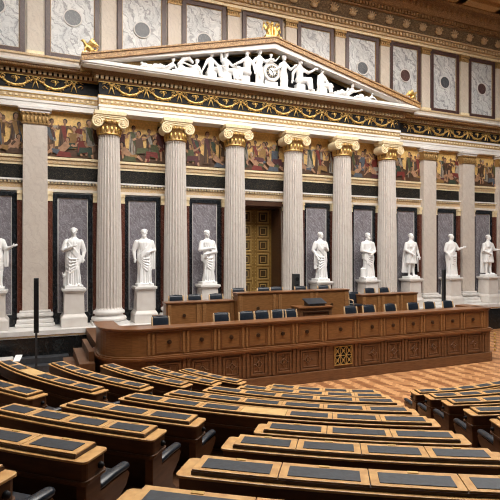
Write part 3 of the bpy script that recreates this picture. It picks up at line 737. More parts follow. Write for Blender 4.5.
def statue(label, i, pose, y=17.70):
    x = BAY[i] * .994; bm = NB(); P = pose; rs = random.Random(i * 11 + 3)
    sway = P.get('sway', .03); short = P.get('short', False); wd = P.get('w', 1.0)
    lv = [(.11, .235, .19), (.20, .225, .18), (.40, .215, .17), (.62, .225, .175), (.82, .24, .18), (1.0, .25, .182), (1.12, .235, .175), (1.28, .215, .165), (1.42, .235, .17), (1.53, .255, .165), (1.60, .225, .14), (1.655, .14, .11), (1.70, .082, .085), (1.78, .072, .078)]
    if short: lv = [(.66, .25, .19), (.72, .245, .185)] + lv[4:]
    ph = rs.uniform(0, 6); rings = []
    fine = []
    for (za, aa, ba), (zb, ab, bb) in zip(lv, lv[1:]):
        m_ = max(1, int((zb - za) / .035))
        for k in range(m_):
            u = k / m_; fine.append((za + (zb - za) * u, aa + (ab - aa) * u, ba + (bb - ba) * u))
    fine.append(lv[-1]); n = 72
    for z, a, b in fine:
        ring = []; amp = (.085 if z < 1.0 else .05 if z < 1.5 else .0)
        if z >= 1.5: amp = max(0, .05 * (1.62 - z) / .12)
        cx = sway * math.sin((z - .1) * 2.2); tw = P.get('twist', 1.0)
        for k in range(n):
            th = 2 * PI * k / n
            f1 = math.sin(9 * th + ph + tw * 2.2 * z); f2 = math.sin(14 * th - ph * 2 - tw * 5.0 * z); f3 = math.sin(5 * th + 7 * z * tw + ph)
            d_ = 1 + amp * (.55 * (1 - abs(f1)) * 2 - .55 + .35 * f2 + .45 * f3)
            ring.append((cx + a * wd * d_ * math.cos(th), b * d_ * math.sin(th), z))
        rings.append(ring)
    loft(bm, rings)
    sx = sway * math.sin(1.5 * 2.2)
    # knee pushing through the cloth, feet
    kx = P.get('knee', .09)
    if not short: ellipsoid(bm, (kx + .02, -.15, .58), (.075, .07, .20)); tube(bm, [(kx + .02, -.15, .55), (kx + .03, -.17, .2)], [.065, .05], 10)
    for sg, fx, fy in ((-1, -.11, -.12), (1, .12, -.17)):
        tube(bm, [(fx, fy + .12, .13), (fx + sg * .015, fy, .125), (fx + sg * .03, fy - .10, .108)], [.045, .045, .03], 8)
        if short:
            tube(bm, [(sg * .11, 0, .85), (sg * .115, -.03, .52), (sg * .115, -.005, .40), (fx, fy + .12, .15)], [.095, .068, .066, .042], 12)
    # toga: sash over the shoulder, roll at the waist, falling folds
    s0 = P.get('sash', 1)
    for k in range(4):
        o = k * .055
        tube(bm, [(s0 * .20 + sx, .03, 1.62 - o * .3), (s0 * .16 + sx, -.12, 1.50 - o), (s0 * .02 + sx, -.175, 1.32 - o), (-s0 * .13, -.165, 1.14 - o), (-s0 * .235, -.05, 1.04 - o), (-s0 * .20, .12, 1.08 - o)], [.035, .032, .030, .034, .032, .03], 8)
    if not short:
        for k in range(5):
            o = k * .05
            tube(bm, [(-.22 * s0, -.10, 1.08 - o), (-.05 * s0, -.20, .96 - o * 1.6), (.12 * s0, -.19, .97 - o * 2.4), (.235 * s0, -.06, 1.1 - o * 2.6)], .026, 8)
        for k in range(6):
            fx = -.17 + k * .068 + rs.uniform(-.01, .01)
            tube(bm, [(fx * .8, -.165, .92 - rs.uniform(0, .1)), (fx, -.175, .5), (fx * 1.15 + .01, -.185, .13)], [.016, .024, .028], 8)
    else:
        for k in range(9):
            a = PI + PI * k / 8; tube(bm, [(.22 * math.cos(a), .17 * math.sin(a), 1.02), (.25 * math.cos(a), .2 * math.sin(a), .70)], [.03, .042], 8)
        tube(bm, [(.235 * math.cos(2 * PI * k / 20), .175 * math.sin(2 * PI * k / 20), 1.08) for k in range(21)], .025, 8)
        for sg in (-1, 1): ellipsoid(bm, (sg * .09, -.13, 1.43), (.09, .055, .075))
    if P.get('cape'):
        c0 = P['cape']
        for k in range(9):
            u = -1 + 2 * k / 8
            tube(bm, [(u * .21, .10, 1.58), (u * .27, .16, 1.1), (u * .30 + c0 * .03, .17, P.get('capez', .25))], [.04, .05, .055], 8)
    if P.get('fall'):                       # cloth hanging from a forearm
        fx, fz, fl_ = P['fall']
        for k in range(4):
            tube(bm, [(fx + k * .03 - .045, -.10 + .03 * (k % 2), fz), (fx + k * .036 - .05, -.08 + .03 * (k % 2), fz - fl_ * .6), (fx + k * .03 - .04, -.06, fz - fl_)], [.022, .03, .02], 8)
    # arms
    for sg in (-1, 1):
        e_, h_ = P['arms'][0 if sg < 0 else 1]
        sh = Vector((sx + sg * .235 * wd, .0, 1.545)); e_ = Vector(e_) + Vector((sx, 0, 0)); h_ = Vector(h_) + Vector((sx, 0, 0))
        slv = P.get('sleeve', 1)
        tube(bm, [sh, (sh + e_) / 2, e_], [.088, .080 * (1.1 if slv else 1), .068 * (1.15 if slv else 1)], 12)
        tube(bm, [e_, e_ + (h_ - e_) * .35, h_], [.066, .060, .040], 12)
        hand(bm, e_, h_)
    hx = sx + P.get('hx', 0)
    tube(bm, [(sx, 0, 1.62), (hx, -.01, 1.80)], [.078, .07], 12)
    head(bm, Vector((hx, -.02, 1.865)), 1.0, P.get('turn', 0), P.get('nod', 0), P.get('beard', False))
    pr = P.get('prop')
    if pr == 'stump': tube(bm, [(-.24, .05, .12), (-.25, .03, .42), (-.23, .0, .55)], [.10, .075, .05], 10); tube(bm, [(-.25, 0, .42), (-.34, -.08, .45), (-.36, -.1, .52)], [.04, .03, .02], 8); tube(bm, [(-.24, 0, .5), (-.33, -.06, .38)], [.03, .025], 8)
    if pr == 'box': lathe(bm, -.27, -.02, [(.11, .10), (.115, .12), (.105, .14), (.105, .42), (.115, .44), (.115, .47), (.05, .49)], 20); lathe(bm, -.29, -.02, [(.03, .46), (.03, .56)], 10)
    if pr == 'sword': tube(bm, [(.34, -.05, .98), (.36, -.06, .30)], [.028, .018], 8); tube(bm, [(.27, -.05, .95), (.42, -.05, .97)], .018, 8)
    if pr == 'scroll': h_ = Vector(P['arms'][0][1]); tube(bm, [h_ + Vector((-.07, -.06, .05)), h_ + Vector((.07, -.05, -.05))], .03, 10)
    # rough base
    box(bm, -.29, .29, -.27, .25, .0, .10)
    b2 = welded(bm, .0135, 2)
    z0 = ST + 1.25
    for v in b2.verts: v.co = v.co + Vector((x, y, z0))
    o = obj('marble_statue', b2, M['statue'], None, (x, y, z0)); tag(o, label, 'statue', 'white marble statues in front of the wall')

POSES = {
 0: (dict(arms=[((-.30, -.02, 1.25), (-.20, -.18, 1.10)), ((.33, -.06, 1.30), (.52, -.16, 1.38))], sway=.03, turn=.4, fall=(.34, 1.25, .5)), 'white robed marble statue cut by the picture edge, forearm reaching out'),
 1: (dict(arms=[((-.33, -.06, 1.27), (-.06, -.24, 1.38)), ((.33, .0, 1.24), (.29, -.10, 1.00))], sway=-.03, turn=-.15, nod=.18, prop='stump', sash=-1), 'white marble statue with one hand laid on its chest beside a tree stump'),
 2: (dict(arms=[((-.36, .02, 1.26), (-.35, -.08, .99)), ((.34, -.03, 1.26), (.16, -.23, 1.22))], sway=.02, turn=-.2, w=1.12, fall=(.30, 1.22, .62), beard=True), 'broad white robed statue, one arm hanging and the other bent at the waist'),
 3: (dict(arms=[((-.30, -.06, 1.28), (.06, -.24, 1.33)), ((.30, -.06, 1.20), (-.10, -.25, 1.13))], sway=.06, turn=.3, w=.92, hx=-.02, twist=1.8), 'slender white statue with both arms crossed over its toga'),
 5: (dict(arms=[((-.34, .0, 1.27), (-.27, -.16, 1.02)), ((.31, -.03, 1.27), (.08, -.23, 1.37))], sway=.05, turn=.35, sash=-1, fall=(-.29, 1.2, .7), twist=1.5), 'white cloaked statue right of the bronze door, cloth gathered on its side'),
 6: (dict(arms=[((-.32, -.03, 1.25), (-.08, -.24, 1.16)), ((.33, -.03, 1.22), (.08, -.25, 1.12))], sway=.03, turn=.1, w=1.05, prop='box', beard=True), 'white robed statue with joined hands and a scroll box at its feet'),
 7: (dict(arms=[((-.34, -.05, 1.28), (-.12, -.24, 1.10)), ((.37, .02, 1.28), (.38, -.10, 1.00))], sway=.03, turn=.2, short=True, cape=-1, capez=.3, prop='sword', sleeve=0), 'white marble warrior statue in a short tunic with cloak and sword'),
 8: (dict(arms=[((-.32, .02, 1.25), (-.27, -.14, 1.03)), ((.36, -.06, 1.30), (.55, -.17, 1.37))], sway=-.03, turn=.3, sash=1, fall=(.22, 1.15, .6)), 'white long-robed statue stretching one arm out between the right pilasters'),
 9: (dict(arms=[((-.34, -.04, 1.24), (-.14, -.22, 1.12)), ((.36, -.04, 1.28), (.54, -.18, 1.28))], sway=.02, turn=.25, short=True, cape=1, capez=.2, sleeve=0), 'white cloaked statue with bare legs and one arm stretched out'),
}
ped_by = ['cut by the picture edge', 'under the statue with a hand on its chest', 'under the broad robed statue', 'under the statue with crossed arms', '', 'under the cloaked statue right of the door', 'under the statue with the scroll box', 'under the warrior statue in a short tunic', 'under the long-robed statue with outstretched arm', 'under the bare-legged statue with outstretched arm']
for i, (p, lb) in POSES.items():
    pedestal(BAY[i] * .994, 17.70, 'square stone pedestal ' + ped_by[i]); statue(lb, i, p)

# ================================================================== PEDIMENT SCULPTURE
def pfig(label, cx, pel, chest, hd, knees, feet, hands, s=1.0, robe=True, extra=None, turn=0.0):
    """figure of the pediment group; joints are (x, y, z) from the cornice shelf below the figure"""
    bm = NB(); V = Vector; js = s; s = s * 1.12
    pel, chest, hd = V(pel), V(chest), V(hd)
    tube(bm, [pel, (pel + chest) / 2, chest], [.125 * s, .115 * s, .135 * s], 12)
    side = V((.85, 0, 0)) if abs((chest - pel).x) < .25 * s + .1 else V((.4, -.8, .2))
    tube(bm, [chest + side * -.13 * s, chest + side * .13 * s], .075 * s, 10)
    tube(bm, [chest, hd], .05 * s, 8); head(bm, hd, .80 * s, turn)
    for k, (kn, ft) in enumerate(zip(knees, feet)):
        kn, ft = V(kn), V(ft); sd = (k * 2 - 1)
        tube(bm, [pel + V((sd * .06 * s, 0, 0)), kn], [.10 * s, .075 * s], 10); tube(bm, [kn, (kn + ft) / 2, ft], [.072 * s, .065 * s, .042 * s], 10)
        tube(bm, [ft, ft + V((.03 * (1 if ft.x > pel.x else -1), -.08, -.01)) * s], [.04 * s, .028 * s], 8)
    for k, (el, hn) in enumerate(hands):
        el, hn = V(el), V(hn); sd = (k * 2 - 1); sh = chest + side * sd * .15 * s
        tube(bm, [sh, el], [.065 * s, .05 * s], 10); tube(bm, [el, hn], [.05 * s, .034 * s], 10); hand(bm, el, hn, .9 * s)
    if robe:
        a = V(knees[0]); b = V(knees[1])
        for k in range(7):
            u = k / 6; p = pel.lerp(a.lerp(b, u), .35 + .4 * u); q = V(feet[0]).lerp(V(feet[1]), u)
            tube(bm, [pel + V((.1 * (u - .5), -.06, .04)), p + V((0, -.05, .05)) * s, V((q.x, q.y + .02, max(.05, q.z + .02)))], [.05 * s, .05 * s, .04 * s], 8)
    if extra: extra(bm)
    for v in bm.verts: v.co.z = max(v.co.z, .0)
    b2 = welded(bm, .014, 2)
    z0, y = 9.93, 17.24
    for v in b2.verts: v.co = v.co + Vector((cx, y, z0))
    o = obj('pediment_figure', b2, M['statue'], None, (cx, y, z0)); tag(o, label, 'sculpture', 'white sculptures in the pediment')

def f_stand(lb, cx, s, arms, m=1, **k):
    arms = [[tuple(q * s for q in p) for p in a] for a in arms]
    pfig(lb, cx, (0, 0, .50 * s), (.02 * m, 0, .80 * s), (.03 * m, -.02, 1.02 * s), [(-.08, -.05, .27 * s), (.09, -.07, .27 * s)], [(-.09, 0, .05), (.11, -.03, .05)], arms, s * .82, **k)
def f_sit(lb, cx, s, m, arms, **k):
    arms = [[tuple(q * s * 1.05 for q in p) for p in a] for a in arms]
    pfig(lb, cx, (-.05 * m, .02, .34 * s), (-.07 * m, 0, .68 * s), (-.05 * m, -.02, .92 * s), [(.28 * m * s, -.12, .38 * s), (.22 * m * s, -.18, .32 * s)], [(.34 * m * s, -.13, .05), (.22 * m * s, -.2, .05)], arms, s * .88, turn=m * .6, **k)
def f_rec(lb, cx, s, m, arms, **k):
    pfig(lb, cx, (0, 0, .14 * s), (-.26 * m * s, 0, .34 * s), (-.30 * m * s, -.02, .55 * s), [(.28 * m * s, -.05, .26 * s), (.33 * m * s, -.1, .14 * s)], [(.55 * m * s, -.03, .06), (.66 * m * s, -.1, .05)], arms, s * .8, turn=m * .5, **k)

def seat_block(bm): box(bm, -.22, .14, -.10, .16, 0, .26)
def coil(m):
    def f(bm):
        pts = [(m * (.30 + .05 * k), .02, .10 + .13 * abs(math.sin(k * .9)) * (1 - k / 9)) for k in range(9)]; tube(bm, pts, [.09 - .008 * k for k in range(9)], 10)
    return f
# left half, from the tip of the triangle to the clock
pfig('small crouching white sculpture at the left tip of the pediment', 3.62, (0, 0, .10), (-.12, -.02, .14), (-.24, -.04, .16), [(.10, -.04, .12), (.13, -.08, .10)], [(.24, 0, .05), (.28, -.05, .05)], [((-.18, -.1, .08), (-.26, -.14, .05)), ((-.06, -.1, .08), (-.14, -.16, .05))], .5)
f_rec('white reclining sculpture second from the left tip of the pediment', 4.25, .80, -1, [((.05, -.12, .2), (-.1, -.15, .12)), ((.3, -.1, .2), (.38, -.12, .05))], extra=coil(-1))
def sea_horse(bm):
    tube(bm, [(-.30, 0, .10), (-.34, 0, .35), (-.22, 0, .55), (-.02, 0, .60), (.10, -.02, .48)], [.12, .11, .10, .09, .06], 12)
    tube(bm, [(-.25, .0, .12), (.0, 0, .14), (.3, 0, .12)], [.13, .14, .09], 12)
f_rec('white sculpture with a curling sea creature in the left part of the pediment', 5.08, .95, -1, [((.02, -.12, .3), (-.2, -.15, .36)), ((.36, -.1, .2), (.42, -.12, .05))], extra=sea_horse)
f_sit('white seated sculpture leaning back on the left slope of the pediment', 5.95, .95, 1, [((-.30, -.02, .42), (-.42, -.05, .20)), ((.18, -.12, .46), (.36, -.18, .44))], extra=seat_block)
f_sit('white sculpture raising one arm, third left of the clock', 6.52, 1.02, 1, [((-.22, -.05, .82), (-.26, -.08, 1.08)), ((.16, -.1, .50), (.30, -.16, .44))], extra=seat_block)
f_sit('large white seated sculpture second left of the clock', 7.26, 1.25, -1, [((-.18, -.12, .56), (-.34, -.18, .46)), ((.30, -.02, .52), (.36, -.08, .34))], extra=seat_block)
f_stand('white standing sculpture touching the clock on its left side', 7.80, 1.22, [((-.22, -.05, .66), (-.20, -.12, .42)), ((.22, -.08, .72), (.34, -.12, .78))])
def cloud(bm):
    for q in ((-.2, .05, .05), (.2, .05, .05), (0, .08, .0)): ellipsoid(bm, q, (.16, .10, .12))
# winged figure above the clock
bm_ = None
def wings(bm):
    for sg in (-1, 1):
        for k in range(4): tube(bm, [(sg * .08, .08, .52), (sg * (.22 + .03 * k), .10, .66 - .05 * k), (sg * (.33 + .01 * k), .12, .56 - .09 * k)], [.045, .04, .02], 8)
pfig('white winged sculpture kneeling above the clock', 8.30, (0, .1, .86), (.02, .06, 1.04), (.03, .02, 1.20), [(-.12, 0, .80), (.13, 0, .80)], [(-.16, .12, .68), (.18, .12, .68)], [((-.22, .0, .98), (-.34, -.03, .88)), ((.22, .0, 1.04), (.32, -.02, 1.16))], .62, extra=lambda bm: (ellipsoid(bm, (0, .12, .55), (.22, .10, .55)),))
f_stand('white standing sculpture holding the right side of the clock', 8.84, 1.15, [((-.20, -.08, .66), (-.30, -.12, .60)), ((.24, -.06, .66), (.36, -.10, .76))])
f_sit('large white seated sculpture second right of the clock', 9.62, 1.25, 1, [((-.28, -.02, .50), (-.34, -.1, .30)), ((.18, -.12, .54), (.34, -.18, .62))], extra=seat_block)
f_sit('white seated sculpture third right of the clock, hand on its knee', 10.62, 1.02, 1, [((-.24, -.05, .38), (-.28, -.12, .18)), ((.14, -.12, .40), (.24, -.16, .34))], extra=seat_block)
f_rec('white reclining sculpture on the right slope of the pediment, arm stretched out', 11.75, .95, -1, [((-.02, -.12, .34), (-.10, -.16, .22)), ((.44, -.05, .30), (.62, -.08, .36))], extra=coil(-1))
f_rec('white low reclining sculpture near the right tip of the pediment', 12.85, .55, -1, [((.02, -.1, .16), (-.06, -.14, .08)), ((.26, -.05, .14), (.34, -.08, .05))], extra=coil(-1))

t = thing('pediment_clock', 'round white clock with dark dial amid the pediment sculptures', 'clock', (8.32, 17.30, 9.93))
ccx, ccz = 8.32, 10.49
bm = NB(); disc(bm, ccx, ccz, 17.16, 17.60, .36, .36, 40); box(bm, ccx - .28, ccx + .28, 17.2, 17.6, 9.93, 10.15); obj('case', bm, M['statue'], t, bevel=.03)
bm = NB()
for k in range(40): ellipsoid(bm, (ccx + .33 * math.cos(2 * PI * k / 40), 17.16, ccz + .33 * math.sin(2 * PI * k / 40)), (.035, .03, .035), seg=6, ring=5)
obj('rim', bm, M['white'], t)
bm = NB(); disc(bm, ccx, ccz, 17.135, 17.17, .235, .235, 36); dl = obj('dial', bm, M['plastic'], t)
bm = NB(); disc(bm, ccx, ccz, 17.125, 17.14, .15, .15, 30); obj('dial_centre', bm, M['statue'], dl)
bm = NB()
for k in range(12):
    a = 2 * PI * k / 12; ca, sa = math.cos(a), math.sin(a)
    for w_ in ((-.012, .012) if k % 3 else (-.02, 0, .02)):
        tube(bm, [(ccx + .165 * ca - w_ * sa, 17.128, ccz + .165 * sa + w_ * ca), (ccx + .222 * ca - w_ * sa, 17.128, ccz + .222 * sa + w_ * ca)], .0055, 5)
obj('hour_numerals', bm, M['palegold'], dl)
bm = NB(); tube(bm, [(ccx, 17.115, ccz), (ccx - .10, 17.115, ccz + .07)], .014, 6); tube(bm, [(ccx, 17.112, ccz), (ccx + .06, 17.112, ccz - .18)], .010, 6); obj('hands', bm, M['plastic'], dl)

# gilded acroteria
def winged(label, loc, rz, s):
    bm = NB()
    tube(bm, [(.12, 0, .12), (-.02, 0, .22), (-.14, 0, .34), (-.20, 0, .46)], [.10, .13, .10, .06], 10)
    ellipsoid(bm, (-.25, 0, .50), (.08, .06, .065)); tube(bm, [(-.30, 0, .50), (-.37, 0, .46)], [.03, .012], 8)
    for sg in (-1, 1):
        for k in range(5): tube(bm, [(-.06, sg * .07, .32), (.05 + .05 * k, sg * .11, .50 - .03 * k), (.14 + .06 * k, sg * .12, .62 - .08 * k)], [.05, .05, .022], 8)
        tube(bm, [(-.12, sg * .06, .25), (-.18, sg * .07, .14), (-.19, sg * .07, .02)], [.05, .04, .035], 8); tube(bm, [(.12, sg * .07, .14), (.05, sg * .09, .08), (.04, sg * .08, .02)], [.06, .045, .035], 8)
    tube(bm, [(.2, 0, .12), (.32, 0, .2), (.30, 0, .34)], [.04, .03, .02], 8)
    box(bm, -.30, .28, -.14, .14, -.10, .02)
    R = Matrix.Rotation(rz, 4, 'Z') @ Matrix.Scale(s, 4)
    b2 = welded(bm, .016, 2)
    for v in b2.verts: v.co = R @ v.co + Vector(loc)
    o = obj('gilded_griffin', b2, M['gold'], None, loc); tag(o, label, 'ornament', 'gilded ornaments on the pediment')
winged('gilded winged creature on the left corner of the pediment', (1.66, 17.18, 10.16), PI * 0, .78)
winged('gilded winged creature on the right corner of the pediment', (15.10, 17.18, 10.17), PI, .78)
t = thing('gilded_crest', 'gilded crest of two winged creatures on the tip of the pediment', 'ornament', (AX, 17.3, 11.75), 'gilded ornaments on the pediment')
bm = NB(); box(bm, AX - .34, AX + .34, 17.15, 17.55, 11.70, 11.90); obj('base', bm, M['gold'], t, bevel=.03)
for sg in (-1, 1):
    bm = NB()
    tube(bm, [(sg * .12, 0, .02), (sg * .16, 0, .20), (sg * .10, 0, .38), (sg * .16, 0, .48)], [.10, .11, .08, .05], 10); ellipsoid(bm, (sg * .21, -.02, .50), (.07, .05, .05)); tube(bm, [(sg * .26, -.02, .50), (sg * .32, -.02, .46)], [.022, .01], 6)
    for k in range(5): tube(bm, [(sg * .12, .05, .26), (sg * (.26 + .02 * k), .06, .36 + .05 * (k - 2)), (sg * (.33 + .015 * k), .06, .58 - .09 * k)], [.04, .045, .02], 8)
    tube(bm, [(sg * .12, -.05, .14), (sg * .25, -.06, .10), (sg * .27, -.06, .0)], [.05, .04, .03], 8)
    b2 = welded(bm, .016, 2)
    for v in b2.verts: v.co = v.co + Vector((AX, 17.32, 11.90))
    obj('winged_creature', b2, M['gold'], t)
bm = NB(); tube(bm, [(AX, 17.32, 11.9), (AX, 17.32, 12.36)], [.05, .035], 8); ellipsoid(bm, (AX, 17.32, 12.40), (.07, .06, .08)); obj('finial', bm, M['gold'], t)

# ================================================================== PODIUM
def offs_path(path, d):
    """offset a polyline to its right-hand side by d"""
    out = []
    for i, p in enumerate(path):
        a = Vector(path[max(i - 1, 0)]); b = Vector(path[min(i + 1, len(path) - 1)]); p = Vector(p)
        d0 = (p - a).normalized() if i > 0 else (b - p).normalized(); d1 = (b - p).normalized() if i < len(path) - 1 else d0
        n0 = Vector((d0.y, -d0.x)); n1 = Vector((d1.y, -d1.x)); n = (n0 + n1).normalized(); out.append(p + n * d / max(.4, n.dot(n0)))
    return out
def ribbon(bm, path, d0, d1, z0, z1):
    """wall that follows the path between two offsets"""
    A, B = offs_path(path, d0), offs_path(path, d1); rows = []
    for a, b in zip(A, B): rows.append([bm.verts.new((a.x, a.y, z0)), bm.verts.new((b.x, b.y, z0)), bm.verts.new((b.x, b.y, z1)), bm.verts.new((a.x, a.y, z1))])
    for r, q in zip(rows, rows[1:]):
        for k in range(4): bm.faces.new((r[k], r[(k + 1) % 4], q[(k + 1) % 4], q[k]))
    bm.faces.new(rows[0][::-1]); bm.faces.new(rows[-1])
YF = 12.2
rc = .95
path = [(1.52, 14.0), (1.52, 13.6)] + [(1.52 + rc - rc * math.cos(a * PI / 20), YF + rc - rc * math.sin(a * PI / 20)) for a in range(11)] + \
       [(x_, YF) for x_ in (4, 6, 8, 10, 12, 13.9)] + [(13.99, YF + .03), (14.05, YF + .12), (14.05, 12.8), (14.05, 13.3)]
fb = thing('podium_front_bench', 'long carved oak front bench of the podium with rounded left end and brass grille', 'bench', (8.1, 12.6, 0))
bm = NB(); ribbon(bm, path, .10, -.25, 0, .30); obj('plinth', bm, M['woodlow'], fb, bevel=.01)
bm = NB(); ribbon(bm, path, .04, -.20, .30, .98); obj('lower_wall', bm, M['woodlow'], fb)
bm = NB(); ribbon(bm, path, .09, -.2, .98, 1.02); ribbon(bm, path, .13, -.2, 1.02, 1.07); ribbon(bm, path, .08, -.2, 1.07, 1.10); obj('belt_ledge', bm, M['woodrail'], fb, bevel=.01)
bm = NB(); ribbon(bm, path, .0, -.18, 1.10, 1.69); obj('upper_wall', bm, M['wood'], fb)
bm = NB(); ribbon(bm, path, .03, -.46, 1.69, 1.73); ribbon(bm, path, .07, -.46, 1.73, 1.78); obj('counter', bm, M['woodrail'], fb, bevel=.012)
boss = [3.08, 3.92, 4.73, 5.50, 6.24, 6.99, 8.10, 9.21, 9.98, 10.75, 11.52, 12.36, 13.24]
edges = [2.62] + [(a + b) / 2 for a, b in zip(boss, boss[1:])] + [13.70]
for k, e_ in enumerate(edges):                         # paired pilaster strips
    bm = NB(); bl = NB()
    for dx in (-.085, .03):
        box(bm, e_ + dx, e_ + dx + .055, YF - .025, YF + .02, 1.13, 1.66)
        box(bl, e_ + dx - .01, e_ + dx + .065, YF - .075, YF, .33, .93); box(bl, e_ + dx - .02, e_ + dx + .075, YF - .085, YF, .90, .97)
    obj('upper_pilaster_strips', bm, M['strip'], fb, bevel=.006); obj('lower_pilaster_strips', bl, M['woodlow'], fb, bevel=.006)
for k, b_ in enumerate(boss):
    e0, e1 = edges[k] + .12, edges[k + 1] - .12
    bm = NB(); frame_xz(bm, e0, e1, 1.15, 1.65, .025, YF - .015, YF + .01); up = obj('upper_panel', bm, M['woodrail'], fb)
    bm = NB(); disc(bm, b_, 1.42, YF - .035, YF + .01, .052, .052, 16); disc(bm, b_, 1.42, YF - .05, YF, .028, .028, 12); obj('boss', bm, M['wooddark'], up)
    if k == 6: continue
    bm = NB(); yy = YF - .04
    frame_xz(bm, e0 + .03, e1 - .03, .36, .92, .05, yy - .035, yy + .01); frame_xz(bm, e0 + .10, e1 - .10, .44, .85, .025, yy - .02, yy + .01)
    lp = obj('lower_panel', bm, M['woodlow'], fb, bevel=.008)
    bm = NB(); r_ = .10
    for a in range(4):
        p, q = a * PI / 2, (a + 1) * PI / 2
        tube(bm, [(b_ + r_ * math.cos(p), yy - .015, .645 + r_ * math.sin(p)), (b_ + r_ * math.cos(q), yy - .015, .645 + r_ * math.sin(q))], .016, 6)
        tube(bm, [(b_ + r_ * math.cos(p), yy - .01, .645 + r_ * math.sin(p)), (b_ + 1.7 * r_ * math.cos(p), yy - .01, .645 + 1.7 * r_ * math.sin(p))], .012, 6)
    disc(bm, b_, .645, yy - .03, yy, .04, .04, 12)
    obj('carved_diamond', bm, M['woodlow'], lp)
gx0, gx1, gz0, gz1 = 7.86, 8.46, .40, .94
bm = NB(); box(bm, gx0, gx1, YF - .045, YF - .02, gz0, gz1); gr = obj('grille', bm, M['black'], fb)
bm = NB(); frame_xz(bm, gx0, gx1, gz0, gz1, .022, YF - .075, YF - .04)
for i in range(3):
    for j in range(2):
        x0, x1 = gx0 + .2 * i, gx0 + .2 * i + .2; z0, z1 = gz0 + .27 * j, gz0 + .27 * j + .27; y_ = YF - .06
        tube(bm, [(x0, y_, z0), (x1, y_, z1)], .011, 5); tube(bm, [(x0, y_, z1), (x1, y_, z0)], .011, 5)
        disc(bm, (x0 + x1) / 2, (z0 + z1) / 2, YF - .08, YF - .05, .035, .035, 10)
        if i: tube(bm, [(x0, y_, z0), (x0, y_, z1)], .011, 5)
        if j: tube(bm, [(x0, y_, z0), (x1, y_, z0)], .011, 5)
obj('grille_bars', bm, M['brass'], gr)
bm = NB()
for k in range(5): ellipsoid(bm, (14.20, 12.16, .36 + k * .13), (.04, .04, .05), seg=8, ring=6)
obj('corner_ornament', bm, M['brass'], fb)

# platform floors behind the bench and wooden steps
bm = NB(); box(bm, 1.52 + .3, 14.0, 12.5, 16.9, 1.0, ST)
box(bm, 1.52, 1.82, 14.02, 16.9, 1.0, ST)
pf = struct('floor_podium', bm, M['tier'])
bm = NB(); box(bm, 3.60, 5.6, 14.72, 16.6, ST, 1.53); box(bm, 10.6, 12.75, 14.72, 16.6, ST, 1.53); box(bm, 9.76, 10.58, 14.15, 16.4, ST, 1.46); box(bm, 5.62, 9.75, 14.42, 16.4, 1.46, 1.70); struct('floor_podium_upper', bm, M['tier'], bevel=.01)
bm = NB()
for k, (xe, z) in enumerate(((1.24, ST), (1.0, .94), (.73, .70), (.46, .47), (.18, .23))): box(bm, xe, 1.37, 12.95 - .22 * k + .0, 14.9, max(0, z - .24), z)
o = obj('wooden_steps', bm, M['tier'], None, (1, 14, 0), bevel=.015); tag(o, 'wooden steps rising to the left end of the podium', 'steps')
bm = NB(); box(bm, 1.55, 14.05, 14.95, 16.9, 0, 1.0); struct('wall_podium', bm, M['wooddark'])

def back_desk(label, x0, x1, y, z0, z1, panels, grp):
    t = thing('podium_desk', label, 'desk', ((x0 + x1) / 2, y + .2, z0), grp)
    bm = NB(); box(bm, x0, x1, y, y + .36, z0, z1 - .07); obj('carcass', bm, M['wood'], t)
    bm = NB(); box(bm, x0 - .03, x1 + .03, y - .03, y + .42, z1 - .04, z1); box(bm, x0 - .015, x1 + .015, y - .015, y + .4, z1 - .07, z1 - .04); obj('top', bm, M['woodrail'], t, bevel=.01)
    w = (x1 - x0) / panels
    for k in range(panels):
        for dx in (.04, w - .15):
            bm = NB(); box(bm, x0 + k * w + dx, x0 + k * w + dx + .105, y - .012, y + .01, z0 + .05, z1 - .08)
            for q in (0, .07): box(bm, x0 + k * w + dx + q, x0 + k * w + dx + q + .035, y - .022, y + .01, z0 + .05, z1 - .08)
            p_ = obj('pilaster_strip', bm, M['strip'], t, bevel=.005)
        bm = NB(); disc(bm, x0 + (k + .5) * w, z0 + (z1 - z0) * .60, y - .03, y + .01, .05, .05, 14); obj('boss', bm, M['wooddark'], p_)
    return t
back_desk('oak podium desk with two bosses on the left, behind the front bench', 3.52, 5.66, 14.3, ST, 2.165, 2, 'oak desks of the upper podium')
back_desk('tallest oak podium desk in the middle, before the bronze door', 5.64, 9.62, 14.0, ST, 2.40, 3, 'oak desks of the upper podium')
back_desk('oak podium desk on the right, before the statue with the scroll box', 10.37, 12.80, 14.3, ST, 2.16, 3, 'oak desks of the upper podium')

lt = thing('speaker_rostrum', 'carved oak rostrum with a black reading stand in the middle of the podium', 'lectern', (7.88, 13.3, ST))
rx0, rx1 = 7.25, 8.43
bm = NB(); box(bm, rx0 + .02, rx1 - .02, 13.12, 13.62, ST, 1.90); rb_ = obj('body', bm, M['woodlow'], lt)
bm = NB(); frame_xz(bm, rx0 + .15, rx1 - .15, 1.62, 1.84, .03, 13.09, 13.14); obj('panel_frame', bm, M['wooddark'], rb_)
bm = NB(); box(bm, rx0, rx1, 13.08, 13.66, 1.94, 1.99); box(bm, rx0 + .03, rx1 - .03, 13.11, 13.63, 1.88, 1.94); obj('top', bm, M['woodrail'], lt, bevel=.01)
bm = NB(); prism_yz(bm, [(13.22, 1.99), (13.55, 1.99), (13.55, 2.17), (13.22, 2.04)], rx0 + .42, rx1 - .20); rd = obj('reading_stand', bm, M['plastic'], lt)
bm = NB(); prism_yz(bm, [(13.20, 2.05), (13.57, 2.185), (13.57, 2.20), (13.20, 2.065)], rx0 + .36, rx1 - .14); obj('book_rest', bm, M['blackleather'], rd)

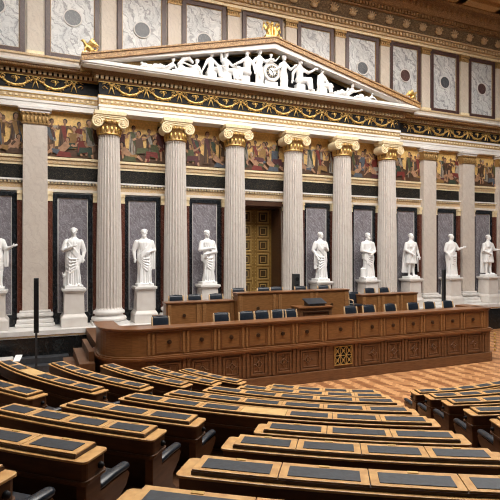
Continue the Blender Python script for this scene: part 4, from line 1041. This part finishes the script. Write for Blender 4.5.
# ---- chairs
def make_chair(label, group):
    t = thing('podium_chair', label, 'chair', (0, 0, 0), group)
    bm = NB(); box(bm, -.225, .225, -.17, .17, .30, .37); obj('seat', bm, M['blackleather'], t, bevel=.025)
    bm = NB(); rings = []
    for z, yb, w, th in ((.38, .17, .205, .03), (.50, .185, .212, .034), (.62, .20, .21, .034), (.70, .212, .20, .03), (.745, .222, .185, .02)):
        rings.append([(-w, yb - th, z), (0, yb - th + .012, z), (w, yb - th, z), (w, yb + th * .5, z), (0, yb + th * .5 + .012, z), (-w, yb + th * .5, z)])
    loft(bm, rings); obj('backrest', bm, M['blackleather'], t, bevel=.012)
    bm = NB(); tube(bm, [(-.19, .235, .745), (0, .25, .76), (.19, .235, .745)], .018, 8); obj('top_rail', bm, M['blackleather'], t)
    for sg in (-1, 1):
        bm = NB(); tube(bm, [(sg * .225, .15, .30), (sg * .235, .165, .5), (sg * .228, .205, .735)], [.026, .028, .022], 8); obj('back_post', bm, M['chairwood'], t)
        bm = NB(); tube(bm, [(sg * .20, -.15, .014), (sg * .20, -.15, .30)], [.014, .02], 8); obj('leg', bm, M['chairwood'], t)
        bm = NB(); tube(bm, [(sg * .20, .17, .014), (sg * .205, .155, .30)], [.014, .02], 8); obj('leg', bm, M['chairwood'], t)
        bm = NB(); tube(bm, [(sg * .225, .17, .52), (sg * .235, -.08, .52), (sg * .225, -.13, .35)], .016, 8); obj('armrest', bm, M['chairwood'], t)
    return t
ch0 = None
def chair(x, y, z, label, group):
    global ch0
    if ch0 is None: ch0 = make_chair(label, group); ch0.location = Vector((x, y, z)) * S; WORLD[ch0] = Vector((x, y, z)); return ch0
    return copy_tree(ch0, (x, y, z), label, None, group)
front = [(3.08, 'alone at the rounded left end'), (4.80, 'second from the left end, alone'), (5.56, 'third from the left'), (6.04, 'fourth from the left'), (6.58, 'left of the pair beside the rostrum'), (6.95, 'right of the pair beside the rostrum'),
         (9.10, 'first to the right of the rostrum'), (9.80, 'second to the right of the rostrum'), (10.64, 'third to the right of the rostrum'), (11.58, 'fourth to the right of the rostrum'), (12.28, 'second from the right end'), (13.10, 'at the right end')]
for x, l in front: chair(x, 12.95, ST, 'black leather chair behind the front bench, ' + l, 'chairs behind the front bench')
for x, l in ((4.04, 'left'), (4.64, 'middle'), (5.36, 'right')): chair(x, 14.98, 1.53, 'black leather chair behind the left podium desk, %s one of three' % l, 'chairs behind the left podium desk')
for x, l in ((6.06, 'at the left end'), (6.96, 'left of the middle pair'), (7.43, 'right of the middle pair'), (8.35, 'second from the right end'), (9.26, 'at the right end')):
    chair(x, 14.80, 1.70, 'black leather chair behind the tall middle desk, ' + l, 'chairs behind the middle podium desk')
for x, l in ((11.35, 'left'), (12.0, 'right')): chair(x, 14.98, 1.53, 'black leather chair behind the right podium desk, %s one of two' % l, 'chairs behind the right podium desk')
chair(10.28, 14.45, ST + .28, 'black leather chair standing in the gap between the middle and right podium desks', 'chairs in the podium gap')

# ---- loudspeakers
def line_speaker(label, x, y, z0, zb, zt):
    t = thing('column_loudspeaker', label, 'loudspeaker', (x, y, z0), 'slim column loudspeakers')
    bm = NB(); box(bm, x - .065, x + .065, y - .06, y + .06, zb, zt); o = obj('cabinet', bm, M['plastic'], t, bevel=.012)
    bm = NB(); k = zb + .05
    while k < zt - .05: box(bm, x - .055, x + .055, y - .068, y - .055, k, k + .012); k += .03
    obj('grille', bm, M['black'], o)
    bm = NB(); box(bm, x - .03, x + .03, y - .03, y + .03, z0 + .03, zb); obj('stand', bm, M['plastic'], t)
    bm = NB(); box(bm, x - .2, x + .2, y - .2, y + .2, z0, z0 + .03); obj('foot', bm, M['plastic'], t, bevel=.008)
line_speaker('slim black column loudspeaker on a thin stand before the left flat pilaster', .05, 15.1, 0, 1.40, 2.92)
line_speaker('slim grey column loudspeaker behind the right part of the front bench', 15.73, 16.0, 0, 1.5, 2.89)
t = thing('desk_loudspeaker', 'small black loudspeaker standing right of the bronze door behind the middle desk', 'loudspeaker', (8.47, 15.55, 1.70))
bm = NB(); box(bm, 8.36, 8.58, 15.45, 15.65, 2.20, 2.86); o = obj('cabinet', bm, M['plastic'], t, bevel=.012)
bm = NB(); disc(bm, 8.47, 2.68, 15.435, 15.46, .07, .07, 18); disc(bm, 8.47, 2.42, 15.435, 15.46, .085, .085, 18); obj('driver', bm, M['black'], o)
bm = NB(); box(bm, 8.44, 8.50, 15.52, 15.58, 1.72, 2.20); box(bm, 8.35, 8.59, 15.43, 15.67, 1.70, 1.72); obj('stand', bm, M['plastic'], t)

# ================================================================== TIERED BENCHES
CX, CY = 7.60, 11.67
RR = {0: 11.87, 1: 11.08, 2: 10.23, 3: 9.395, 4: 8.47, 5: 7.585, 6: 6.645, 7: 5.785, 8: 4.93}
ZT = {i: 1.393 + (7 - i) * .175 for i in range(9)}
DH = .50
def pol(r, th): a = math.radians(th); return (CX + r * math.sin(a), CY - r * math.cos(a))
def arc_slab(bm, r0, r1, t0, t1, z0, z1, cr=0.0, ends=(1, 1), mi=0):
    """curved slab; rounds the plan corners at chosen ends"""
    rm = (r0 + r1) / 2; dg = math.degrees(1 / rm); n = max(3, int(abs(t1 - t0) / 1.0))
    ths = [t0 + (t1 - t0) * k / n for k in range(n + 1)]
    st_ = []
    for k, th in enumerate(ths): st_.append((th, 0.0))
    if cr > 0:
        ex = []
        for d_ in (0, .1, .3, .6):
            ins = cr - math.sqrt(max(0, cr * cr - (cr - d_ * cr) ** 2))
            if ends[0]: ex.append((t0 + d_ * cr * dg, ins))
            if ends[1]: ex.append((t1 - d_ * cr * dg, ins))
        st_ = [q for q in st_ if (not ends[0] or q[0] > t0 + cr * dg) and (not ends[1] or q[0] < t1 - cr * dg)] + ex + \
              ([(t0 + cr * dg, 0)] if ends[0] else []) + ([(t1 - cr * dg, 0)] if ends[1] else [])
        st_.sort()
    rows_ = []
    for th, ins in st_:
        a, b = pol(r0 + ins, th), pol(r1 - ins, th)
        rows_.append([bm.verts.new((*a, z0)), bm.verts.new((*b, z0)), bm.verts.new((*b, z1)), bm.verts.new((*a, z1))])
    for r, q in zip(rows_, rows_[1:]):
        for k in range(4): bm.faces.new((r[k], r[(k + 1) % 4], q[(k + 1) % 4], q[k])).material_index = mi
    bm.faces.new(rows_[0][::-1]).material_index = mi; bm.faces.new(rows_[-1]).material_index = mi

# tiers
TA, TB = -76.5, 34
for i in range(8, -1, -1):
    r_in = RR[i] - .08; r_out = (RR[i - 1] - .08) if i else RR[0] + 3.5
    bm = NB(); arc_slab(bm, r_in, r_out, TA, TB, 0, ZT[i] - DH); arc_slab(bm, r_in - .025, r_in + .1, TA, TB, ZT[i] - DH - .03, ZT[i] - DH + .004)
    struct('floor_tier_%d' % (9 - i), bm, M['tier'])
for k in range(1, 4):
    bm = NB(); z = (ZT[8] - DH) * (1 - k / 4); arc_slab(bm, RR[8] - .10 - .24 * k, RR[8] - .10 - .24 * (k - 1), TA, TB, 0, z); struct('floor_step_%d' % k, bm, M['tier'])

def desk(label, group, i, t0, t1, npad, bare=(), arms=(1, 1), clip=None, pads=None):
    R, z = RR[i], ZT[i]; zf = z - DH; dg = math.degrees(1 / R); tm = (t0 + t1) / 2
    ri, ro = R - .125, R + .13; z = z - .034
    t = thing('parliament_desk', label, 'desk', (*pol(R, tm), zf), group)
    # table slab with drawer box below
    bm = NB(); arc_slab(bm, ri, ro, t0, t1, z - .016, z, .035); obj('tabletop', bm, M['woodlight'], t, bevel=.008)
    bm = NB(); arc_slab(bm, ri + .015, ro - .012, t0 + .012 * dg, t1 - .012 * dg, z - .125, z - .016, .035); ap = obj('drawer_box', bm, M['wooddesk'], t)
    bm = NB(); arc_slab(bm, ri + .0, ro + .0, t0, t1, z - .145, z - .125, .05); arc_slab(bm, ri + .02, ro - .02, t0 + .02 * dg, t1 - .02 * dg, z - .165, z - .145, .04); obj('moulding', bm, M['wooddesk'], ap, bevel=.005)
    for te, sg in ((t0, -1), (t1, 1)):
        bm = NB(); c = pol(R - .04, te - sg * .01 * dg); nx, ny = math.cos(math.radians(te)) * sg, math.sin(math.radians(te)) * sg
        tube(bm, [(c[0] - nx * .01, c[1] - ny * .01, z - .08), (c[0] + nx * .006, c[1] + ny * .006, z - .08)], .022, 12)
        obj('end_socket', bm, M['black'], ap)
    # front board (back of the seats below) and end boards
    bm = NB(); arc_slab(bm, ri + .05, ri + .09, t0 + .10 * dg, t1 - .10 * dg, zf - .17, z - .16); obj('front_board', bm, M['wooddark'], t)
    for te, sg in ((t0, 1), (t1, -1)):
        bm = NB(); a, b = te + sg * .03 * dg, te + sg * .10 * dg
        arc_slab(bm, ri + .045, ro - .05, min(a, b), max(a, b), zf, z - .16); obj('end_board', bm, M['wooddesk'], t, bevel=.006)
    # seat of the row in front, hung on this desk
    if i < 8:
        bm = NB(); arc_slab(bm, ri - .30, ri + .05, t0 + .14 * dg, t1 - .14 * dg, zf + .13, zf + .18, .04); obj('bench_seat', bm, M['blackleather'], t, bevel=.012)
        bm = NB(); arc_slab(bm, ri + .02, ri + .05, t0 + .14 * dg, t1 - .14 * dg, zf + .2, z - .2); obj('seat_back', bm, M['blackleather'], t)
    for k, (te, sg) in enumerate(((t0, 1), (t1, -1))):
        if not arms[k] or i == 8 and False: continue
        a, b = te + sg * .03 * dg, te + sg * .10 * dg; a, b = min(a, b), max(a, b)
        bm = NB(); ra, rb = ri - .30, ri + .06
        # scrolled arm board
        prof = [(rb, zf - .17), (rb, z - .27), (ra + .02, z - .27), (ra, z - .30), (ra + .04, z - .36), (ra + .15, z - .42), (ra + .16, z - .50), (ra + .08, z - .58), (ra, zf - .12), (ra, zf - .17)]
        A = [bm.verts.new((*pol(r, a), q)) for r, q in prof]; B = [bm.verts.new((*pol(r, b), q)) for r, q in prof]
        bm.faces.new(A); bm.faces.new(B[::-1])
        for q in range(len(prof)): bm.faces.new((A[q], A[(q + 1) % len(prof)], B[(q + 1) % len(prof)], B[q]))
        ar = obj('armrest', bm, M['wooddesk'], t)
        bm = NB(); m_ = (a + b) / 2
        tube(bm, [(*pol(ra + .02, m_), z - .245), (*pol((ra + rb) / 2, m_), z - .238), (*pol(rb - .03, m_), z - .245)], .042, 12, .7); obj('armrest_pad', bm, M['blackleather'], ar)
    # writing flaps with leather pads
    e_ = .09 * dg; pitch = (t1 - t0 - 2 * e_) / npad; g_ = .0
    bm = NB(); arc_slab(bm, ri + .008, ro - .028, t0 + e_, t1 - e_, z, z + .020); rail = obj('flap_rail', bm, M['wooddark'], t)  # dark wood colour paints in the shadow line along the flap edge
    for k in range(npad):
        a, b = t0 + e_ + pitch * k, t0 + e_ + pitch * (k + 1)
        gap = .003 * dg
        bm = NB(); arc_slab(bm, ri + .015, ro - .035, a + gap, b - gap, z + .020, z + .030)
        fl_ = obj('writing_flap', bm, M['bare'] if k in bare else M['woodlight'], t, bevel=.002)
        if k in bare: continue
        mg = .05 * dg
        bm = NB(); arc_slab(bm, ri + .062, ro - .066, a + mg, b - mg, z + .026, z + .034); obj('leather_pad', bm, M['leather'], fl_)
        if i <= 5:
            bm = NB(); m_ = (a + b) / 2; arc_slab(bm, ri + .022, ri + .045, m_ - .03 * dg, m_ + .03 * dg, z + .028, z + .034); obj('lock_plate', bm, M['brass'], fl_)
    return t
def nth(i): return ['front row at the podium', 'second row from the podium', 'third row from the podium', 'fourth row from the podium', 'fifth row from the podium', 'sixth row from the podium', 'seventh row from the podium', 'eighth row from the podium', 'ninth row from the podium'][8 - i]
# wing block beside the podium steps
for i, n in ((8, 4), (7, 5), (6, 5), (5, 6), (4, 6), (3, 7)):
    desk('curved desk in the wing block by the steps, %s' % nth(i), 'desks of the wing block', i, -72.2 if i == 4 else -73.2, -53.4, n, bare=((2,) if i == 4 else ()))
# rows that run through to the right aisle
th_end = {8: -23.8, 7: -24.6, 6: -25.1, 5: -25.6, 4: -25.9}
for i, n, a in ((8, 4, -47.9), (7, 5, -49.6), (6, 5, -50.6), (5, 6, -50.8), (4, 7, -50.9)):
    desk('long curved desk reaching the right aisle, %s%s' % (nth(i), ', one flap bare wood' if i == 4 else ''), 'long middle desks', i, a, th_end[i], n, bare=((3,) if i == 4 else ()))
# left block behind them
for i, n, far in ((3, 3, 'smallest'), (2, 4, 'second'), (1, 4, 'third'), (0, 4, 'rearmost')):
    desk('desk with armrest in the left rear block, %s' % nth(i), 'desks of the left block', i, -50.7, -40.75, n)
# near right block
for i, n in ((3, 3), (2, 4), (1, 4), (0, 4)):
    desk('wide desk in the nearest block, %s%s' % (nth(i), {3: ', smallest there', 2: '', 1: '', 0: ', cut by the bottom edge'}[i]), 'desks of the near right block', i, {3: -37.5, 2: -37.75, 1: -37.75, 0: -37.75}[i], {3: -26.2, 2: -26.4, 1: -26.5, 0: -26.6}[i], n)
# block across the right aisle
for i, n, a in ((8, 8, -17.4), (7, 9, -18.8), (6, 10, -19.9), (5, 11, -21.0), (4, 12, -21.9)):
    desk('desk across the right aisle, %s' % nth(i), 'desks across the right aisle', i, a, 22, n)
# a sheet of paper standing on the wing block's fifth-row desk
px_, py_ = -.28, 8.86
bm = NB(); z_ = ZT[4] + .002; v = [Vector((px_ - .035, py_ - .05, z_)), Vector((px_ + .06, py_ - .06, z_)), Vector((px_ + .10, py_ + .04, z_ + .085)), Vector((px_ + .005, py_ + .05, z_ + .085))]
w_ = [q + Vector((.006, .004, -.003)) for q in v]; A = [bm.verts.new(q) for q in v]; B = [bm.verts.new(q) for q in w_]
bm.faces.new(A); bm.faces.new(B[::-1])
for k in range(4): bm.faces.new((A[k], A[(k + 1) % 4], B[(k + 1) % 4], B[k]))
o = obj('paper_sheet', bm, M['paper'], None, (px_, py_, ZT[4])); tag(o, 'white sheet of paper propped on the far left desk of the wing block', 'paper')

t = thing('stone_bench', 'low dark bench with pale stone top at the left picture edge below the dado', 'bench', (-1.8, 15.9, 0))
bm = NB(); box(bm, -3.0, -.56, 15.7, 16.15, .50, .60); obj('seat_slab', bm, M['base'], t, bevel=.03)
bm = NB(); box(bm, -2.9, -.66, 15.78, 16.1, .10, .50); obj('body', bm, M['blackmarble'], t)
bm = NB(); box(bm, -3.0, -.60, 15.7, 16.15, 0, .10); obj('foot_slab', bm, M['base'], t, bevel=.01)

# ================================================================== LIGHT, CAMERA
w = bpy.data.worlds.new('world'); sc.world = w; w.use_nodes = True
w.node_tree.nodes['Background'].inputs[0].default_value = (1, .97, .93, 1); w.node_tree.nodes['Background'].inputs[1].default_value = .05
cam = bpy.data.cameras.new('camera'); co = bpy.data.objects.new('camera', cam); COL.objects.link(co)
ang = math.atan(1159 / 500)
cam.lens = 36; cam.sensor_width = 36; co.location = (0, 0, 3.7 * S); co.rotation_euler = (PI / 2, 0, ang - PI / 2); cam.clip_end = 200; cam.clip_start = .05
sc.camera = co
sc.cycles.filter_width = 1.1
sc.view_settings.view_transform = 'Standard'; sc.view_settings.look = 'None'; sc.view_settings.gamma = 1; sc.view_settings.exposure = 0.08
